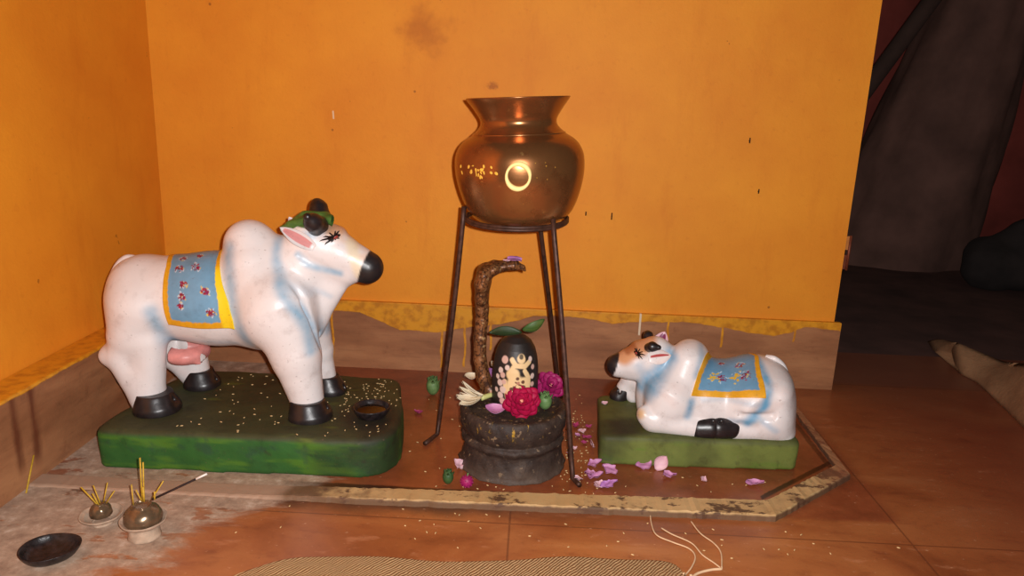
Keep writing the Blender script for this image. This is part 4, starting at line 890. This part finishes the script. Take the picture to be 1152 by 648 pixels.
M_ash = plain('ash_coated_metal', L(172, 146, 124), .9, var=.25, scale=70, bump=.6); M_steel = plain('tarnished_brass', L(124, 100, 76), .24, .55, .35, 60, bump=.1)
M_stick = plain('bamboo_stick', L(190, 150, 40), .6, var=.25, scale=200); M_char = plain('charred_incense', L(42, 22, 18), .8, var=.3); M_tip = plain('white_ash', L(225, 214, 205), .9, var=.1)
def holder(label, c, s, sunk=0.0):
    t = thing('incense_holder', label, 'incense holder', tuple(c)); z0 = -sunk
    foot = [(0, 0), (.0235, 0), (.0242, .004), (.0232, .012), (.0215, .016), (.0165, .0185), (.0155, .020)]
    fl = [(.0155, .0185), (.024, .0215), (.0335, .0275), (.0355, .0315), (.0345, .0325), (.030, .0295), (.0275, .0285)]
    dome = [(.0285, .0275), (.0295, .033), (.028, .042), (.0225, .050), (.0150, .0545), (.0148, .0570), (.0135, .0572), (.013, .0545), (0, .0535)]
    if sunk: foot = [(0, .0), (.018, 0), (.0165, .003), (.0155, .006)]; fl = [(a, b-.0130) for a, b in fl]; dome = [(a*.62, (b-.0275)*.78+.0165) for a, b in dome]
    for nm, pr, mt in (('foot', foot, M_ash), ('flange', fl, M_ash), ('dome', dome, M_steel)):
        obj(nm, lathe([(a*s, b*s) for a, b in refine(pr, 2)], c, 40, lambda th, z: .0004*math.sin(7*th+z*300)), mt, t)
    return t
RC = Zp(163, 603, 0); LCn = Zp(115, 588, 0)
holder('larger incense holder with shiny dome on an ash covered foot', RC, .92); holder('smaller ash covered incense holder left of the shiny one', LCn, .86, 1)
ztr, ztl = .054*.92, .036*.86
def stick(label, base, tip, r=.0011, mats=None, group=None):
    """base and tip in photo pixels on the depth of the holder"""
    hc, zt_ = (RC, ztr) if base[0] > 140 else (LCn, ztl)
    a = P(base[0], base[1], hc[1]+base[2]); b_ = P(tip[0], tip[1], hc[1]+tip[2]); d = (b_-a)/np.linalg.norm(b_-a); a = a-d*.003
    return obj('incense_stick', tube([a, (a*2+b_)/3, b_], r*.85, 7), M_stick, loc=None), a, b_
def S_(label, base, tip, r=.0011): o, a, b_ = stick(label, base, tip, r); tag(o, label, 'incense stick', 'burnt incense sticks')
S_('yellow incense stub leaning far left in the smaller holder', (109, 567, 0), (91, 548, .0), .0013); S_('short thick stub beside far left leaner in the smaller holder', (110, 566, -.004), (104, 555, -.004), .0013)
S_('thin incense stub leaning slightly left in the smaller holder', (112, 564, .004), (105, 546, .006)); S_('upright incense stub in the smaller holder', (117, 563, .003), (121, 543, .005)); S_('incense stub leaning right in the smaller holder', (121, 564, 0), (129, 552, .004))
S_('tallest dark upright incense stick in the shiny holder', (160, 562, .004), (157.5, 515, .004), .0013); S_('pale upright incense stick just right of the tallest one', (162, 562, 0), (161, 520, 0), .0013)
S_('short incense stub at the left edge of the shiny holder', (150, 566, 0), (148, 545, 0)); S_('low slanting stub left of the tallest stick in the shiny holder', (158, 561, -.004), (153, 551, -.004)); S_('incense stub leaning right in the shiny holder', (173, 558, .002), (184, 541, .004)); S_('stubby thick incense end in the middle of shiny holder', (162, 562, -.005), (161, 548, -.006), .0018)
S_('tiny incense end beside the burning stick in the shiny holder', (174, 560, -.003), (174, 553, -.003), .0014)
# burning stick with a column of white ash
a = P(171, 562, RC[1]); b_ = P(233, 533, RC[1]+.02); bs = thing('incense_stick', 'long dark incense stick burning with a white ash tip', 'incense stick', tuple(a)); e = a+(b_-a)*.80
obj('charcoal_stick', tube([a, (a+e)/2, e], .0017, 8), M_char, bs); obj('ash_tip', tube([e, b_], [.0019, .0016], 8), M_tip, bs, label='white ash tip')
# stub on the floor by the left wall
d1, d2 = _ray(33, 537), _ray(38, 512); a, b_ = CC+d1*(-.812/d1[0]), CC+d2*(-.816/d2[0]); a = a-(b_-a)*((a[2]-.001)/(b_[2]-a[2])); tag(obj('incense_stick', tube([a, b_], .0013, 7), M_stick), 'lone incense stub leaning by the left wall skirting', 'incense stick', 'burnt incense sticks')

# ================================================================== MAT, STRINGS
top_edge = [Zp(x, y) for x, y in [(255, 652), (285, 642), (340, 630), (440, 630), (520, 634), (580, 632), (640, 630), (740, 633), (764, 641), (772, 652)]]
te = smooth_path([np.array([q[0], q[1], 0]) for q in top_edge], 6); te.sort(key=lambda q: q[0]); xs_ = np.array([q[0] for q in te]); ys_ = np.array([q[1] for q in te])
nu, nv = 140, 60; V = []; F = []
for layer in (0, 1):
    for j in range(nv+1):
        for i in range(nu+1):
            x = -.40+.65*i/nu; ye = np.interp(x, xs_, ys_); y = ye-(ye-.45)*j/nv; y = ye-(ye-.45)*(j/nv)**1.5
            V.append((x, y, (.0045+.0012*math.sin(x*19+y*7)+.001*math.sin(x*47-y*15)-(.0025 if j == 0 else 0)) if layer else .0004))
N = (nu+1)*(nv+1)
for j in range(nv):
    for i in range(nu): q = [j*(nu+1)+i, j*(nu+1)+i+1, (j+1)*(nu+1)+i+1, (j+1)*(nu+1)+i]; F.append(q); F.append([a+N for a in q[::-1]])
rim = [i for i in range(nu+1)]+[j*(nu+1)+nu for j in range(1, nv+1)]+[nv*(nu+1)+i for i in range(nu-1, -1, -1)]+[j*(nu+1) for j in range(nv-1, 0, -1)]
for a, b_ in zip(rim, rim[1:]+rim[:1]): F.append([a, a+N, b_+N, b_])
k = Mat('woven_jute'); wv = k.t.nodes.new('ShaderNodeTexWave'); wv.inputs['Scale'].default_value = 75; wv.inputs['Distortion'].default_value = 4; wv.inputs['Detail'].default_value = 2; k.put(wv.inputs['Vector'], k.vec((1, 1, 1), (0, 0, .7)))
wf_ = k.add(wv.outputs['Fac'], k.mul(k.noise(180, 3), .5)); c = k.ramp(wf_, [(.15, L(146, 108, 70)), (.6, L(172, 132, 90)), (1, L(192, 154, 110))]); k.bump(wf_, .8, .003); k.fin(c, .9, 0, .2)
tag(obj('woven_mat', (np.array(V), F), k.m), 'beige woven jute mat on the floor at the bottom edge', 'mat')
M_thr = plain('white_thread', L(214, 178, 140), .9, var=.1)
for nm, lab, pts in [('thread', 'leftmost pale thread winding from the kerb to the mat', [(731, 573), (733, 590), (739, 602), (757, 610), (775, 617), (782, 626), (778, 638), (768, 650)]), ('thread', 'middle pale thread lying on the floor between two others', [(744, 594), (756, 601), (778, 611), (790, 624), (803, 633), (812, 640)]), ('thread', 'rightmost pale thread running down to the knot', [(777, 586), (788, 600), (803, 611), (811, 622), (812, 640)]), ('thread', 'thick pale thread end crossing the lower edge right of mat', [(776, 652), (785, 645), (800, 641), (812, 640)])]:
    zl = .0016
    q = smooth_path([Zp(x, y, zl) for x, y in pts], 8); 
    for i, p_ in enumerate(q):
        ye = np.interp(p_[0], xs_, ys_); p_[2] = zl+(.006 if (p_[1] < ye+.004 and p_[0] < .245) else 0)
    tag(obj(nm, tube(q, .0011 if 'thick' not in lab else .002, 7), M_thr), lab, 'thread')

# ================================================================== WALL MARKS AND HINGE
M_nail = plain('dark_iron_nail', L(30, 20, 16), .6, .3)
for x, y, ln, lab in [(688, 243, .016, 'thin dark nail in the orange wall farthest right of two beside the tripod top'), (659, 240, .009, 'small dark nail in the orange wall nearest the tripod top'), (843, 158, .012, 'small dark nail high on the right of the orange wall'), (853, 215, .010, 'small dark nail lower down on the right of the orange wall')]:
    q = P(x, y, YW); v1 = tube([q+(0, .004, -ln*.1), q+(0, -.006, 0)], .0014, 8); v2 = tube([q+(0, -.005, ln*.5), q+(0, -.004, -ln*.5)], .0014, 8); tag(obj('wall_nail', join(v1, v2), M_nail), lab, 'nail', 'nails in the orange wall')
hz = P(949, 285, YW)[2]; hg = thing('door_hinge', 'small brass coloured hinge on the right edge of the orange wall', 'hinge', (XR, 1.72, hz))
Mh = plain('painted_hinge', L(196, 124, 62), .5, .2); Mh2 = plain('rusty_hinge', L(122, 62, 40), .5, .3)
obj('leaf_plate', box(XR, XR+.011, 1.718, 1.722, hz+.008, hz+.040, .001), Mh, hg, smooth=False); obj('leaf_plate', box(XR, XR+.009, 1.718, 1.722, hz-.038, hz-.004, .001), Mh2, hg, smooth=False, label='rusty lower plate')
obj('hinge_pin', tube([(XR+.010, 1.716, hz-.040), (XR+.010, 1.716, hz+.042)], .003, 10), Mh2, hg); 

# ================================================================== DARK ROOM BEYOND
struct(obj('wall_far_room', box(.9, 4.6, 4.0, 4.1, -.05, 2.4), plain('dim_red_wall', L(150, 66, 56), .9, var=.3, scale=4), loc=(0,0,0), smooth=False))
# broad grey sacking-wrapped trunk of a pillar
V = []; F = []; sg = 48; nz = 40
for j in range(nz+1):
    t = j/nz; z = -.004+2.2*t; cx = 1.66+.20*z; rx_ = .36-.14*min(z, 1.3); 
    for i in range(sg):
        a = 2*math.pi*i/sg; w_ = 1+.05*math.sin(3*a+4*t)+.03*math.sin(7*a-9*t)+.02*math.sin(13*a+23*t); V.append((cx+rx_*w_*math.cos(a), 3.45+.25*w_*math.sin(a), z))
for j in range(nz):
    for i in range(sg): i2 = (i+1) % sg; F.append([j*sg+i, j*sg+i2, (j+1)*sg+i2, (j+1)*sg+i])
F.append([nz*sg+i for i in range(sg)])
tag(obj('grey_pillar', (np.array(V), F), plain('grey_sacking', L(108, 76, 66), .95, var=.35, scale=5, bump=.6)), 'broad dark grey pillar standing in the unlit room', 'pillar')
a, b_ = P(978, 96, 2.9), P(1030, 25, 2.9); d = b_-a
a2 = a-d*((a[2]-.01)/d[2])*0
pole_lo = np.array([a[0]-.62, 3.34, .0]); 
tag(obj('leaning_pole', tube([a-d*((a[2]-.02)/d[2]), a, b_, b_+d*.9], .03, 12), plain('dark_timber', L(66, 46, 38), .9, var=.3, scale=9)), 'dark timber pole leaning behind the wall edge in the unlit room', 'pole')
# dark bundle on the floor by the red wall
q = Zp(1150, 325, 0); s = Sculpt(q-(.35, .25, .02), q+(.35, .3, .4), .012); s.cone(q+(-.14, 0, .08), q+(.2, .05, .1), .10, .13, .04).ell(q+(.05, .02, .2), (.14, .11, .09), .05).ell(q+(-.1, .06, .12), (.1, .1, .08), .04).floor(0)
s.d += .006*wob(s.block(s.lo, s.lo+s.h*s.n)[1], 40)
tag(obj('dark_bundle', s.mesh(), plain('black_cloth', L(46, 38, 36), .95, var=.3, scale=12)), 'black cloth bundle on the floor of the unlit room', 'bundle')
# brown sacking with a raised fold, at the right edge
lowp = [(1071, 400), (1078, 418), (1098, 430), (1122, 452), (1150, 480), (1190, 520)]; upp = [(1066, 383), (1078, 386), (1098, 394), (1128, 406), (1154, 409), (1200, 412)]
lo_ = smooth_path([Zp(x, y, .001) for x, y in lowp], 8); up_ = []
for i, (x, y) in enumerate(upp): yy = Zp(*lowp[i])[1]+.02+.035*i; up_.append(P(x, y, yy))
up_ = smooth_path(up_, 8); V = []; F = []; nr = 10
for a, b_ in zip(lo_, up_):
    nd = np.array([b_[0], b_[1]+.10, .002])
    for j in range(nr+1): t = j/nr; bul = math.sin(math.pi*t)*.012; V.append(a*(1-t)+b_*t+np.array([-bul*.6, -bul, .3*bul]))
    for j in range(1, 5): t = j/4; V.append(b_*(1-t)+nd*t+np.array([0, 0, .006*math.sin(3.14*t)]))
w_ = nr+5
for i in range(len(lo_)-1):
    for j in range(w_-1): F.append([i*w_+j, (i+1)*w_+j, (i+1)*w_+j+1, i*w_+j+1])
    F.append([i*w_+w_-1, (i+1)*w_+w_-1, (i+1)*w_, i*w_])
F.append(list(range(w_))[::1]); F.append([(len(lo_)-1)*w_+j for j in range(w_)][::-1])
k = Mat('brown_sacking'); n = k.noise(9, 5, .6); k.bump(k.noise(120, 3), .5, .003); k.fin(k.ramp(n, [(.3, L(122, 84, 58)), (.7, L(164, 122, 88))]), .95, 0, .2)
tag(obj('folded_sack', (np.array(V), F), k.m), 'folded brown sacking lying on the floor at the right edge', 'sack')
